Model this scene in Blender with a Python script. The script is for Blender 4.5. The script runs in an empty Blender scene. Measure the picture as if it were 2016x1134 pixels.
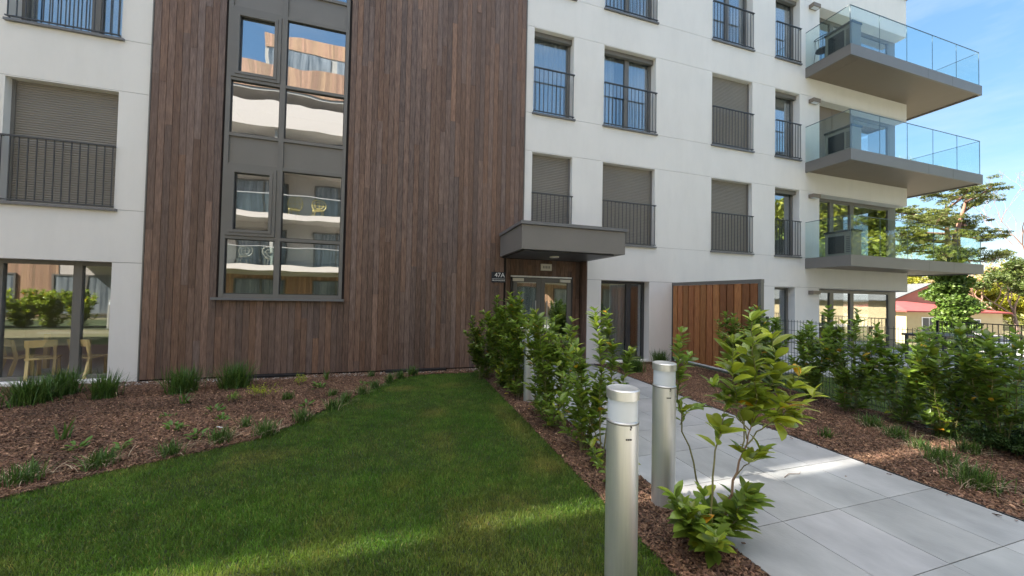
import bpy, math, random
import numpy as np
from mathutils import Vector, Matrix
rnd = random.Random(7)
rng = np.random.default_rng(7)
sc = bpy.context.scene
col = sc.collection
R = math.radians

# ------------------------------------------------------------------ camera, sky, sun, exposure
cam_d = bpy.data.cameras.new('camera'); cam = bpy.data.objects.new('camera', cam_d); col.objects.link(cam)
yaw, pit, rol = 0.294755145, 0.0222237935, 0.0199814010
fw = Vector((math.sin(yaw)*math.cos(pit), math.cos(yaw)*math.cos(pit), math.sin(pit)))
rt = Vector((math.cos(yaw), -math.sin(yaw), 0)); up = rt.cross(fw)
r2 = math.cos(rol)*rt + math.sin(rol)*up; u2 = -math.sin(rol)*rt + math.cos(rol)*up
cam.matrix_world = Matrix(((r2.x, u2.x, -fw.x, 0), (r2.y, u2.y, -fw.y, 0), (r2.z, u2.z, -fw.z, 1.6), (0, 0, 0, 1)))
cam_d.sensor_width = 36; cam_d.lens = 704.997*36/2016; cam_d.clip_start = .05; cam_d.clip_end = 3000
sc.camera = cam
SUN = Vector((-0.66, 0.30, 0.705)).normalized()
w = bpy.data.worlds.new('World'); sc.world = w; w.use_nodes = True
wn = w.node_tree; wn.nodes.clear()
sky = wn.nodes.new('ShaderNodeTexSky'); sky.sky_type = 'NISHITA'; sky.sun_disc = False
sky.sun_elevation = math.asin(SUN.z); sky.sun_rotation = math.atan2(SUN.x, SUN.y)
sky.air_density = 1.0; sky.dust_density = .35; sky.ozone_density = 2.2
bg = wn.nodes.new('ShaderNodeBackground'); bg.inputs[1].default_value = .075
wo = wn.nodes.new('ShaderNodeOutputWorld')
# thin high cloud streaks
tc = wn.nodes.new('ShaderNodeTexCoord'); mp = wn.nodes.new('ShaderNodeMapping'); mp.inputs['Scale'].default_value = (1.2, 1.2, 5)
cn = wn.nodes.new('ShaderNodeTexNoise'); cn.inputs['Scale'].default_value = 2.2; cn.inputs['Detail'].default_value = 7; cn.inputs['Roughness'].default_value = .6
cr = wn.nodes.new('ShaderNodeMapRange'); cr.inputs[1].default_value = .48; cr.inputs[2].default_value = .8; cr.inputs[3].default_value = 0; cr.inputs[4].default_value = .35
cm = wn.nodes.new('ShaderNodeMixRGB'); cm.inputs[2].default_value = (2.1, 2.2, 2.3, 1)
wn.links.new(tc.outputs['Generated'], mp.inputs[0]); wn.links.new(mp.outputs[0], cn.inputs[0]); wn.links.new(cn.outputs[0], cr.inputs[0])
wn.links.new(cr.outputs[0], cm.inputs[0]); sg_ = wn.nodes.new('ShaderNodeGamma'); sg_.inputs[1].default_value = .52; sh_ = wn.nodes.new('ShaderNodeHueSaturation'); sh_.inputs['Saturation'].default_value = 1.62; wn.links.new(sky.outputs[0], sg_.inputs[0]); wn.links.new(sg_.outputs[0], sh_.inputs['Color']); wn.links.new(sh_.outputs[0], cm.inputs[1]); sx_ = wn.nodes.new('ShaderNodeSeparateXYZ'); wn.links.new(tc.outputs['Generated'], sx_.inputs[0])
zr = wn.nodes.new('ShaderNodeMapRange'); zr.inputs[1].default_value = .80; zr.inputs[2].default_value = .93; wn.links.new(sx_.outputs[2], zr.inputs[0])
zc = wn.nodes.new('ShaderNodeMixRGB'); zc.inputs[2].default_value = (6.6, 6.5, 6.4, 1)      # bright zenith cap added as fill light, out of view
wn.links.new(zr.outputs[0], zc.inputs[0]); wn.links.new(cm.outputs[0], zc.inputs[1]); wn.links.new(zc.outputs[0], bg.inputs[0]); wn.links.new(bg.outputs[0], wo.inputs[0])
sl = bpy.data.lights.new('sun', 'SUN'); sl.energy = 3.4; sl.angle = R(.55); sl.color = (1, .92, .80)
so = bpy.data.objects.new('sun', sl); col.objects.link(so); so.rotation_euler = SUN.to_track_quat('Z', 'Y').to_euler()
sc.view_settings.view_transform = 'Standard'; sc.view_settings.look = 'None'; sc.view_settings.gamma = 1
sc.view_settings.exposure = 2.92
sc.render.engine = 'CYCLES'
sc.cycles.max_bounces = 12; sc.cycles.transparent_max_bounces = 24; sc.cycles.glossy_bounces = 5; sc.cycles.diffuse_bounces = 5

# ------------------------------------------------------------------ helpers: mesh
class MB:
    def __init__(s): s.V = []; s.F = {3: [], 4: []}; s.C = []; s.n = 0; s.S = []
    def add(s, V, F, c=None):
        V = np.asarray(V, float).reshape(-1, 3); F = np.asarray(F, int)
        s.V.append(V); s.F[F.shape[1]].append(F + s.n)
        if c is None: c = (1, 1, 1)
        c = np.asarray(c, float)
        if c.ndim == 1: c = np.tile(c, (len(V), 1))
        s.C.append(c); s.n += len(V); return s
    def quad(s, a, b, c_, d, c=None): return s.add([a, b, c_, d], [[0, 1, 2, 3]], c)
    def box(s, x0, x1, y0, y1, z0, z1, c=None):
        V = [(x0,y0,z0),(x1,y0,z0),(x1,y1,z0),(x0,y1,z0),(x0,y0,z1),(x1,y0,z1),(x1,y1,z1),(x0,y1,z1)]
        return s.add(V, [[0,3,2,1],[4,5,6,7],[0,1,5,4],[1,2,6,5],[2,3,7,6],[3,0,4,7]], c)
    def obox(s, o, ax, ay, az, c=None):       # oriented box: corner o and three edge vectors
        o, ax, ay, az = [np.array(v, float) for v in (o, ax, ay, az)]
        V = [o, o+ax, o+ax+ay, o+ay, o+az, o+ax+az, o+ax+ay+az, o+ay+az]
        return s.add(V, [[0,3,2,1],[4,5,6,7],[0,1,5,4],[1,2,6,5],[2,3,7,6],[3,0,4,7]], c)
    def tube(s, pts, rad, n=6, c=None, cap=True):
        P = np.array(pts, float); k = len(P); rad = np.broadcast_to(np.array(rad, float), (k,))
        T = np.gradient(P, axis=0); T /= np.linalg.norm(T, axis=1)[:, None] + 1e-9
        ref = np.array([0, 0, 1.]) if abs(T[0][2]) < .9 else np.array([1., 0, 0])
        A = np.cross(T, ref); A /= np.linalg.norm(A, axis=1)[:, None] + 1e-9; B = np.cross(T, A)
        th = np.arange(n)*2*math.pi/n
        V = (P[:, None] + rad[:, None, None]*(np.cos(th)[None, :, None]*A[:, None] + np.sin(th)[None, :, None]*B[:, None])).reshape(-1, 3)
        F = [[i*n+j, i*n+(j+1) % n, (i+1)*n+(j+1) % n, (i+1)*n+j] for i in range(k-1) for j in range(n)]
        s.add(V, F, c)
        if cap:
            for r in (0, k-1):
                ce = s.n; s.add(np.vstack([P[r], V[r*n:(r+1)*n]]), [[0, 1+j, 1+(j+1) % n] for j in range(n)], c)
        return s
    def lathe(s, o, prof, n=32, c=None):      # prof = [(r,z)...]
        o = np.array(o, float); th = np.arange(n)*2*math.pi/n
        V = np.array([[(r*math.cos(t), r*math.sin(t), z) for t in th] for r, z in prof]).reshape(-1, 3) + o
        F = [[i*n+j, i*n+(j+1) % n, (i+1)*n+(j+1) % n, (i+1)*n+j] for i in range(len(prof)-1) for j in range(n)]
        return s.add(V, F, c)
    def build(s, name, mat, parent=None, smooth=False, loc=(0, 0, 0)):
        V = np.vstack(s.V) - np.array(loc, float); C = np.vstack(s.C)
        me = bpy.data.meshes.new(name)
        q = np.vstack(s.F[4]) if s.F[4] else np.zeros((0, 4), int); t = np.vstack(s.F[3]) if s.F[3] else np.zeros((0, 3), int)
        L = np.concatenate([q.ravel(), t.ravel()]).astype(np.int32)
        me.vertices.add(len(V)); me.vertices.foreach_set('co', V.astype(np.float32).ravel())
        me.loops.add(len(L)); me.loops.foreach_set('vertex_index', L)
        st = np.concatenate([np.arange(len(q))*4, len(q)*4+np.arange(len(t))*3]).astype(np.int32)
        me.polygons.add(len(st)); me.polygons.foreach_set('loop_start', st)
        me.polygons.foreach_set('use_smooth', np.full(len(st), bool(smooth)))
        at = me.color_attributes.new('col', 'FLOAT_COLOR', 'POINT')
        at.data.foreach_set('color', np.hstack([C, np.ones((len(C), 1))]).astype(np.float32).ravel())
        me.update(calc_edges=True); me.validate()
        for m in (mat if isinstance(mat, (list, tuple)) else [mat]): me.materials.append(m)
        o = bpy.data.objects.new(name, me); col.objects.link(o)
        if parent: o.parent = parent; 
        if loc != (0, 0, 0) and not parent: o.location = loc
        return o
def tag(o, label=None, cat=None, group=None, kind=None):
    for k, v in (('label', label), ('category', cat), ('group', group), ('kind', kind)):
        if v: o[k] = v
    return o
def thing(name, label, cat, loc=(0, 0, 0), group=None):
    o = bpy.data.objects.new(name, None); col.objects.link(o); o.location = loc; o.empty_display_size = .2
    return tag(o, label, cat, group)

# ------------------------------------------------------------------ helpers: materials
def mat(name, base=(.5, .5, .5), rough=.6, metal=0., var=None, scale=8., detail=5, bump=0., bscale=None, attr=False, stretch=(1, 1, 1),
        spec=.5, sub=0., rvar=0., coat=0., trans=0.):
    m = bpy.data.materials.new(name); m.use_nodes = True; nt = m.node_tree; N = nt.nodes; L = nt.links
    b = N['Principled BSDF']; b.inputs['Roughness'].default_value = rough; b.inputs['Metallic'].default_value = metal
    b.inputs['Specular IOR Level'].default_value = spec; b.inputs['Coat Weight'].default_value = coat
    b.inputs['Base Color'].default_value = (*base, 1)
    last = None
    def mapping(st):
        t = N.new('ShaderNodeTexCoord'); mpn = N.new('ShaderNodeMapping'); mpn.inputs['Scale'].default_value = st
        L.new(t.outputs['Object'], mpn.inputs[0]); return mpn
    if var is not None:
        mpn = mapping(stretch); n = N.new('ShaderNodeTexNoise'); n.inputs['Scale'].default_value = scale; n.inputs['Detail'].default_value = detail
        n.inputs['Roughness'].default_value = .65
        L.new(mpn.outputs[0], n.inputs[0]); r = N.new('ShaderNodeValToRGB'); L.new(n.outputs[0], r.inputs[0])
        r.color_ramp.elements[0].position = .33; r.color_ramp.elements[1].position = .68
        r.color_ramp.elements[0].color = (*base, 1); r.color_ramp.elements[1].color = (*var, 1); last = r.outputs[0]
        if rvar:
            mr = N.new('ShaderNodeMapRange'); mr.inputs[3].default_value = rough-rvar; mr.inputs[4].default_value = rough+rvar
            L.new(n.outputs[0], mr.inputs[0]); L.new(mr.outputs[0], b.inputs['Roughness'])
    if attr:
        a = N.new('ShaderNodeAttribute'); a.attribute_name = 'col'
        mx = N.new('ShaderNodeMixRGB'); mx.blend_type = 'MULTIPLY'; mx.inputs[0].default_value = 1
        if last: L.new(last, mx.inputs[1])
        else: mx.inputs[1].default_value = (*base, 1)
        L.new(a.outputs['Color'], mx.inputs[2]); last = mx.outputs[0]
    if last: L.new(last, b.inputs['Base Color'])
    if bump:
        mpn = mapping(stretch); n = N.new('ShaderNodeTexNoise'); n.inputs['Scale'].default_value = bscale or scale*3; n.inputs['Detail'].default_value = 6
        L.new(mpn.outputs[0], n.inputs[0]); bp = N.new('ShaderNodeBump'); bp.inputs['Strength'].default_value = bump; bp.inputs['Distance'].default_value = .02
        L.new(n.outputs[0], bp.inputs['Height']); L.new(bp.outputs[0], b.inputs['Normal'])
    if trans:     # leaves: some light through
        tr = N.new('ShaderNodeBsdfTranslucent'); ms = N.new('ShaderNodeMixShader'); ms.inputs[0].default_value = trans
        if last: L.new(last, tr.inputs[0])
        else: tr.inputs[0].default_value = (*base, 1)
        L.new(b.outputs[0], ms.inputs[1]); L.new(tr.outputs[0], ms.inputs[2]); L.new(ms.outputs[0], N['Material Output'].inputs[0])
    return m
def glass(name, tint=(.8, .85, .85), refl=.25, ior=1.5, wav=.0, wscale=1.2):
    m = bpy.data.materials.new(name); m.use_nodes = True; nt = m.node_tree; N = nt.nodes; L = nt.links; N.remove(N['Principled BSDF'])
    t = N.new('ShaderNodeBsdfTransparent'); t.inputs[0].default_value = (*tint, 1)
    g = N.new('ShaderNodeBsdfGlossy'); g.inputs['Roughness'].default_value = 0; g.inputs[0].default_value = (.95, .98, 1, 1)
    f = N.new('ShaderNodeLayerWeight'); f.inputs[0].default_value = .5; pw = N.new('ShaderNodeMath'); pw.operation = 'POWER'; pw.inputs[1].default_value = 4; L.new(f.outputs['Facing'], pw.inputs[0])
    a = N.new('ShaderNodeMath'); a.operation = 'MULTIPLY_ADD'; a.use_clamp = True; a.inputs[1].default_value = ior; a.inputs[2].default_value = refl
    L.new(pw.outputs[0], a.inputs[0]); ms = N.new('ShaderNodeMixShader'); L.new(a.outputs[0], ms.inputs[0]); L.new(t.outputs[0], ms.inputs[1]); L.new(g.outputs[0], ms.inputs[2])
    if wav:
        tcn = N.new('ShaderNodeTexCoord'); n = N.new('ShaderNodeTexNoise'); n.inputs['Scale'].default_value = wscale; n.inputs['Detail'].default_value = 1
        L.new(tcn.outputs['Object'], n.inputs[0]); bp = N.new('ShaderNodeBump'); bp.inputs['Strength'].default_value = 1; bp.inputs['Distance'].default_value = wav
        L.new(n.outputs[0], bp.inputs['Height']); L.new(bp.outputs[0], g.inputs['Normal'])
    L.new(ms.outputs[0], N['Material Output'].inputs[0]); return m
M = {}
M['render'] = mat('white_render', (.80, .775, .745), .9, var=(.835, .81, .78), scale=.7, bump=.25, bscale=160)
def stains(m, lo=.90):
    nt = m.node_tree; N = nt.nodes; L = nt.links; b = N['Principled BSDF']; src = b.inputs['Base Color'].links[0].from_socket
    t = N.new('ShaderNodeTexCoord'); mp_ = N.new('ShaderNodeMapping'); mp_.inputs['Scale'].default_value = (.9, .9, .22); n = N.new('ShaderNodeTexNoise'); n.inputs['Scale'].default_value = 3; n.inputs['Detail'].default_value = 8; n.inputs['Roughness'].default_value = .7
    L.new(t.outputs['Object'], mp_.inputs[0]); L.new(mp_.outputs[0], n.inputs[0]); r = N.new('ShaderNodeMapRange'); r.inputs[1].default_value = .36; r.inputs[2].default_value = .56; r.inputs[3].default_value = lo; r.inputs[4].default_value = 1; L.new(n.outputs[0], r.inputs[0])
    x = N.new('ShaderNodeMixRGB'); x.blend_type = 'MULTIPLY'; x.inputs[0].default_value = 1; L.new(src, x.inputs[1]); L.new(r.outputs[0], x.inputs[2]); L.new(x.outputs[0], b.inputs['Base Color'])
stains(M['render'], .965)
M['render_back'] = mat('groove_shade', (.42, .41, .40), .9)
M['wood'] = mat('weathered_wood', (.115, .068, .050), .6, var=(.25, .162, .122), scale=9, stretch=(6, 6, .55), attr=True, bump=.5, bscale=26, rvar=.08)
M['wood_dark'] = mat('wood_backing', (.018, .013, .012), .9)
M['frame'] = mat('taupe_metal', (.155, .148, .135), .45, var=(.17, .162, .15), scale=2)
M['frame_dark'] = mat('dark_metal', (.055, .055, .058), .45)
M['spandrel'] = mat('spandrel_panel', (.175, .165, .15), .38, var=(.19, .18, .165), scale=1.5)
M['shutter'] = mat('shutter_slat', (.235, .215, .19), .5, var=(.26, .24, .21), scale=1)
M['rail'] = mat('railing_metal', (.06, .065, .07), .4)
M['sill'] = mat('sill_metal', (.16, .16, .165), .4)
M['glass'] = glass('window_glass', (.84, .87, .88), .24, .75, .0012, 1.4)
M['door_glass'] = glass('door_glass', (.96, .97, .97), .17, .7, .0012, 1.4)
M['glass_strip'] = glass('stair_glass', (.55, .58, .58), .42, .7, .0028, 1.3)
M['bglass'] = glass('balcony_glass', (.91, .965, .955), .025, .55)
M['inner'] = mat('interior_plaster', (.72, .70, .67), .9)
M['curtain'] = mat('curtain_cloth', (.85, .85, .85), .9, trans=.35)
M['fascia'] = mat('balcony_fascia', (.185, .172, .158), .42, var=(.205, .19, .175), scale=1.2)
M['soffit'] = mat('balcony_soffit', (.20, .160, .122), .5, var=(.22, .178, .138), scale=.8)
M['alu'] = mat('brushed_aluminium', (.62, .62, .62), .40, .72, var=(.74, .73, .71), scale=30, stretch=(1, 1, .05), rvar=.05)
M['diffuser'] = mat('opal_diffuser', (.68, .72, .78), .35, spec=.5)
M['label'] = mat('sign_navy', (.012, .016, .028), .3)
M['white'] = mat('white_paint', (.8, .8, .8), .4)
M['cream'] = mat('cream_plastic', (.72, .68, .58), .4)
M['bark_ground'] = mat('mulch_soil', (.07, .036, .025), .95, var=(.15, .08, .058), scale=40, bump=1, bscale=120)
M['chip'] = mat('bark_chip', (.205, .112, .068), .85, attr=True)
M['straw'] = mat('dry_grass', (.45, .36, .24), .8, attr=True)
M['lawn'] = mat('lawn_soil', (.022, .04, .012), .95, var=(.05, .07, .02), scale=20, bump=.8, bscale=150)
M['blade'] = mat('grass_blade', (.12, .22, .026), .5, attr=True, trans=.35, var=(.20, .25, .05), scale=1.7)
M['tuft'] = mat('sedge_blade', (.085, .165, .035), .5, attr=True, trans=.3)
M['leaf'] = mat('laurel_leaf', (.25, .325, .055), .33, attr=True, trans=.45, coat=.15)
M['stem'] = mat('shrub_stem', (.17, .11, .08), .7, attr=True, var=(.24, .17, .11), scale=20)
M['trunk'] = mat('tree_bark', (.16, .105, .08), .9, attr=True, var=(.26, .18, .14), scale=6, bump=.7, bscale=12)
M['foliage'] = mat('tree_foliage', (.07, .105, .025), .55, attr=True, trans=.3)
M['tile'] = mat('porcelain_tile', (.30, .305, .31), .42, var=(.455, .46, .465), scale=2.2, stretch=(1, .6, 1), detail=9, attr=True, bump=.12, bscale=70, rvar=.1)
M['joint'] = mat('tile_joint', (.10, .10, .10), .95)
M['concrete'] = mat('concrete', (.36, .35, .33), .85, var=(.44, .43, .41), scale=4, bump=.2)
M['pebble'] = mat('pebble', (.5, .48, .45), .7, attr=True)
M['screen'] = mat('screen_timber', (.28, .105, .036), .5, var=(.46, .20, .075), scale=7, stretch=(5, 5, .6), attr=True, bump=.3)
M['plastic_black'] = mat('black_plastic', (.015, .016, .018), .45)
M['chairwood'] = mat('chair_beech', (.62, .47, .20), .5, var=(.70, .55, .26), scale=5)

# ------------------------------------------------------------------ terrain and paving
def terr(x, y):
    t = np.clip((x-19)/8, 0, 1); t = t*t*(3-2*t); z = -.03 - 1.85*t
    h = np.clip((np.hypot(x, y)-75)/110, 0, 1); z = z + 13*h*h*(3-2*h)*np.clip((x+20)/60, 0, 1)
    return z
gx = np.concatenate([np.linspace(-600, -60, 8), np.linspace(-40, 110, 76), np.linspace(130, 1500, 24)])
gy = np.concatenate([np.linspace(-800, -60, 12), np.linspace(-50, 60, 34), np.linspace(75, 1200, 24)])
X, Y_ = np.meshgrid(gx, gy); Z = terr(X, Y_)
nx, ny = len(gx), len(gy); idx = np.arange(nx*ny).reshape(ny, nx)
g = MB(); g.add(np.stack([X, Y_, Z], -1).reshape(-1, 3), np.stack([idx[:-1, :-1], idx[:-1, 1:], idx[1:, 1:], idx[1:, :-1]], -1).reshape(-1, 4))
M['ground'] = mat('dry_ground', (.15, .12, .07), .95, var=(.10, .11, .045), scale=.25, bump=.5, bscale=3)
tag(g.build('ground', M['ground'], smooth=True), kind='structure')

LE = [(-9, 2.7), (-6, 2.95), (-4, 3.3), (-3.2, 3.52), (-2.84, 3.72), (-2.5, 3.98), (-2.07, 4.2), (-1.5, 4.5), (-1.22, 4.9), (-1.05, 5.3), (-.66, 6.04), (-.26, 6.85), (-.05, 7.15), (.39, 7.36)]
LAWN = LE + [(1.55, 7.36), (1.56, .45), (-9, .45)]
def poly_obj(name, pts, z, m, kind='structure'):
    me = bpy.data.meshes.new(name); me.from_pydata([(x, y, z) for x, y in pts], [], [list(range(len(pts)))]); me.materials.append(m)
    o = bpy.data.objects.new(name, me); col.objects.link(o); o['kind'] = kind; return o
def inside(P, poly):
    x, y = P[:, 0], P[:, 1]; r = np.zeros(len(P), bool); j = len(poly)-1
    for i in range(len(poly)):
        xi, yi = poly[i]; xj, yj = poly[j]
        if yi != yj: r ^= ((yi > y) != (yj > y)) & (x < (xj-xi)*(y-yi)/(yj-yi)+xi)
        j = i
    return r
poly_obj('lawn_ground', LAWN, -.012, M['lawn'])
BEDL = LE + [(1.55, 7.36), (1.55, 7.75), (-9, 7.75)]
poly_obj('planting_bed', BEDL, -.008, M['bark_ground'])
BEDM = [(1.55, .45), (2.075, .45), (2.075, 7.75), (1.55, 7.75)]
poly_obj('planting_bed', BEDM, -.006, M['bark_ground'])
BEDR = [(4.45, .2), (6.74, .2), (6.74, 7.75), (4.45, 7.75)]
poly_obj('planting_bed', BEDR, -.006, M['bark_ground'])

# entrance path of square slabs
T = .5865; xs0 = 2.078
tl = MB()
for i in range(4):
    for j in range(-3, 13):
        x0 = xs0+i*T; y0 = 1.345+(j-1)*T+.0
        y1 = min(y0+T, 8.1)
        if y0 >= 8.05 or y1 < 0: continue
        c = .86+rnd.random()*.2; c = (c*(1+rnd.uniform(-.015, .015)), c, c*(1+rnd.uniform(-.015, .015)))
        if y0 > 7.2 and i == 0: x0_ = x0+.13
        else: x0_ = x0
        x1 = x0+T-.005
        if y0 > 7.2: x1 = min(x1, 4.24)
        if y0 > 7.2: y1 = min(y1, 8.08)
        tl.box(x0_, x1, y0+.0025, y1-.0025, -.03, .012+rnd.uniform(-.0006, .0006), c)
tl.box(xs0, xs0+4*T, -.42, 7.74, -.05, .004, (.22, .22, .22)); tl.box(2.2, 4.25, 7.74, 8.08, -.05, .004, (.22, .22, .22))
tag(tl.build('path', M['tile']), kind='structure')
ed = MB(); ed.box(4.428, 4.442, .2, 7.7, -.05, .016)
tag(ed.build('path_edging', M['plastic_black']), kind='structure')
# cross path behind the camera and verge beyond it
cp = MB()
for i in range(-16, 60):
    for j in range(3):
        x0 = xs0+i*T; y0 = -.42-(j+1)*T; c = .93+rnd.random()*.12
        cp.box(x0, x0+T-.005, y0+.0025, y0+T-.0025, -.03, .01, (c, c, c))
tag(cp.build('path', M['tile']), kind='structure')
poly_obj('lawn_ground', [(-30, -7.4), (34, -7.4), (34, -2.2), (-30, -2.2)], -.01, M['lawn'])
# private garden: patio + lawn
pt = MB()
for i in range(18):
    for j in range(4):
        x0 = 6.95+i*.6; y1 = 7.7-j*.6; c = .95+rnd.random()*.1
        if j == 3 and i < 3: continue
        pt.box(x0, x0+.595, y1-.595, y1, -.03, .015, (c, c, c))
tag(pt.build('patio', M['tile']), kind='structure')
GARD = [(6.78, -3), (17.6, -3), (17.6, 7.75), (6.78, 7.75)]
poly_obj('lawn_ground', GARD, -.014, M['lawn'])
poly_obj('car_park', [(24, 2), (60, 2), (60, 17), (24, 17)], -1.85, mat('pale_asphalt', (.36, .34, .31), .9, var=(.44, .42, .38), scale=1))

# ------------------------------------------------------------------ grass, chips, pebbles
def blades(P, h, wd, c, name, m, lean=.5):
    n = len(P); a = rng.random(n)*2*math.pi; la = rng.random(n)*2*math.pi
    s = np.stack([np.cos(a), np.sin(a), 0*a], 1)*wd[:, None]/2
    l = np.stack([np.cos(la), np.sin(la), 0*a], 1)*(h*lean*rng.random(n))[:, None]
    up = np.zeros((n, 3)); up[:, 2] = h
    V = np.stack([P-s, P+s, P+up*.55+l*.35+s*.8, P+up*.55+l*.35-s*.8, P+up+l], 1)
    b = np.arange(n)*5
    mb = MB(); mb.V.append(V.reshape(-1, 3)); mb.C.append(np.repeat(c, 5, 0)); mb.n = n*5
    mb.F[4].append(np.stack([b, b+1, b+2, b+3], 1)); mb.F[3].append(np.stack([b+3, b+2, b+4], 1))
    return mb
def vnoise(P, s, seed=0):
    r = np.random.default_rng(seed); G = r.random((64, 64)); q = P[:, :2]*s+1000; i = np.floor(q).astype(int); f = q-i; f = f*f*(3-2*f)
    g00 = G[i[:, 0] % 64, i[:, 1] % 64]; g10 = G[(i[:, 0]+1) % 64, i[:, 1] % 64]; g01 = G[i[:, 0] % 64, (i[:, 1]+1) % 64]; g11 = G[(i[:, 0]+1) % 64, (i[:, 1]+1) % 64]
    return (g00*(1-f[:, 0])+g10*f[:, 0])*(1-f[:, 1])+(g01*(1-f[:, 0])+g11*f[:, 0])*f[:, 1]
def scatter(poly, dens):
    p = np.array(poly); lo, hi = p.min(0), p.max(0); n = int((hi-lo).prod()*dens)
    P = rng.random((n, 2))*(hi-lo)+lo; return P[inside(P, poly)]
def grass_field(name, zones, label, hmin=.016, hmax=.034):
    P = np.vstack([scatter(p, d) for p, d in zones]); n = len(P)
    nz = vnoise(P, 1.3, 1)*.6+vnoise(P, 5, 2)*.4; nf = vnoise(P, 14, 3)
    h = (hmin+(hmax-hmin)*rng.random(n))*(.7+.6*nz); wd = .0028+.0022*rng.random(n)
    yel = np.clip((vnoise(P, 2.2, 5)-.55)*2.6, 0, 1)*.5+(rng.random(n) < .07)*.8
    k = (.6+.75*rng.random(n))*(.6+.5*nf+.35*nz)
    c = np.stack([k*(.8+1.3*yel), k*(1+.25*yel), k*(.8+1.2*yel)], 1)
    P = P+rng.normal(0, .014, P.shape); P3 = np.hstack([P, np.full((n, 1), -.012)])
    o = blades(P3, h, wd, c, name, M['blade'], .9).build(name, M['blade'])
    return tag(o, label, 'grass', kind='stuff')
near = [(-1.6, 1.0), (1.56, 1.0), (1.56, 4.2), (-1.6, 4.2)]
def clip(poly, f): return poly
def lawn_zone(x0, x1, y0, y1, d):
    P = scatter([(x0, y0), (x1, y0), (x1, y1), (x0, y1)], d); return P[inside(P, LAWN)]
_z = [lawn_zone(-3.2, 1.555, .9, 3.4, 21000), lawn_zone(-4, 1.555, 3.4, 5.2, 15000), lawn_zone(-3, 1.555, 5.2, 7.36, 11000), lawn_zone(-9, -3.2, .45, 3.6, 1500), lawn_zone(-3.2, 1.56, .45, .9, 3000)]
_s = scatter; scatter = lambda p, d: p
grass_field('lawn_grass', [(z, 0) for z in _z], 'short mown green grass of the lawn in front of the wood facade')
scatter = _s
grass_field('garden_grass', [([(6.8, .2), (12, .2), (12, 5.6), (6.8, 5.6)], 1300), ([(-9, -7.4), (20, -7.4), (20, -2.3), (-9, -2.3)], 350)], 'green grass of the fenced garden and the verge opposite', .04, .08)

def chips(poly, dens, name, label, zb=-.004):
    P = scatter(poly, dens); n = len(P); a = rng.random(n)*math.pi*2; ln = .007+.026*rng.random(n)**2.2; wd = .003+.007*rng.random(n)
    tilt = rng.normal(0, .35, n); roll = rng.normal(0, .5, n)
    d = np.stack([np.cos(a)*np.cos(tilt), np.sin(a)*np.cos(tilt), np.sin(tilt)], 1); s = np.stack([-np.sin(a)*np.cos(roll), np.cos(a)*np.cos(roll), np.sin(roll)], 1)
    nn = np.cross(d, s)*.004
    C0 = np.hstack([P, (zb+.005+.016*rng.random(n)*vnoise(P, 4, 8)+.004)[:, None]])
    A = d*ln[:, None]; B = s*wd[:, None]; tp = .45+.5*rng.random((n, 1))
    V = np.stack([C0-A-B*tp, C0+A-B, C0+A*.9+B*tp, C0-A*.8+B, C0-A-B*tp-nn, C0+A-B-nn, C0+A*.9+B*tp-nn, C0-A*.8+B-nn], 1)
    b = np.arange(n)*8; mb = MB(); mb.V.append(V.reshape(-1, 3)); mb.n = n*8
    for q in ((0, 1, 2, 3), (0, 4, 5, 1), (1, 5, 6, 2), (2, 6, 7, 3), (3, 7, 4, 0)): mb.F[4].append(np.stack([b+k for k in q], 1))
    k = (.35+.95*rng.random(n)**1.3)*(.68+.6*vnoise(P, 2.3, 21)); pale = (rng.random(n) < .10)*1.0
    c = np.stack([k*(1+pale*1.0), k*(.93+.14*rng.random(n)+pale*1.15), k*(.9+.2*rng.random(n)+pale*1.2)], 1)
    mb.C.append(np.repeat(c, 8, 0)); return tag(mb.build(name, M['chip']), label, 'bark mulch', kind='stuff')
chips([(x, y) for x, y in BEDL if x > -7] + [(-6.5, 7.75), (-6.5, 2.9)], 4600, 'bark_mulch', 'red brown bark mulch of the bed along the left wall')
chips(BEDM, 5200, 'bark_mulch', 'red brown bark mulch of the narrow strip between lawn and path')
chips([(4.45, 1), (6.74, 1), (6.74, 7.6), (4.45, 7.6)], 4200, 'bark_mulch', 'red brown bark mulch right of the path')
chips([(2.08, 1.2), (2.3, 1.2), (2.25, 6), (2.08, 6)], 35, 'bark_mulch', 'stray bark chips on the left rim of the path', .013)
chips([(4.30, 1.2), (4.43, 1.2), (4.43, 6.5), (4.34, 6.5)], 60, 'bark_mulch', 'stray bark chips on the right rim of the path', .013)
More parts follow.
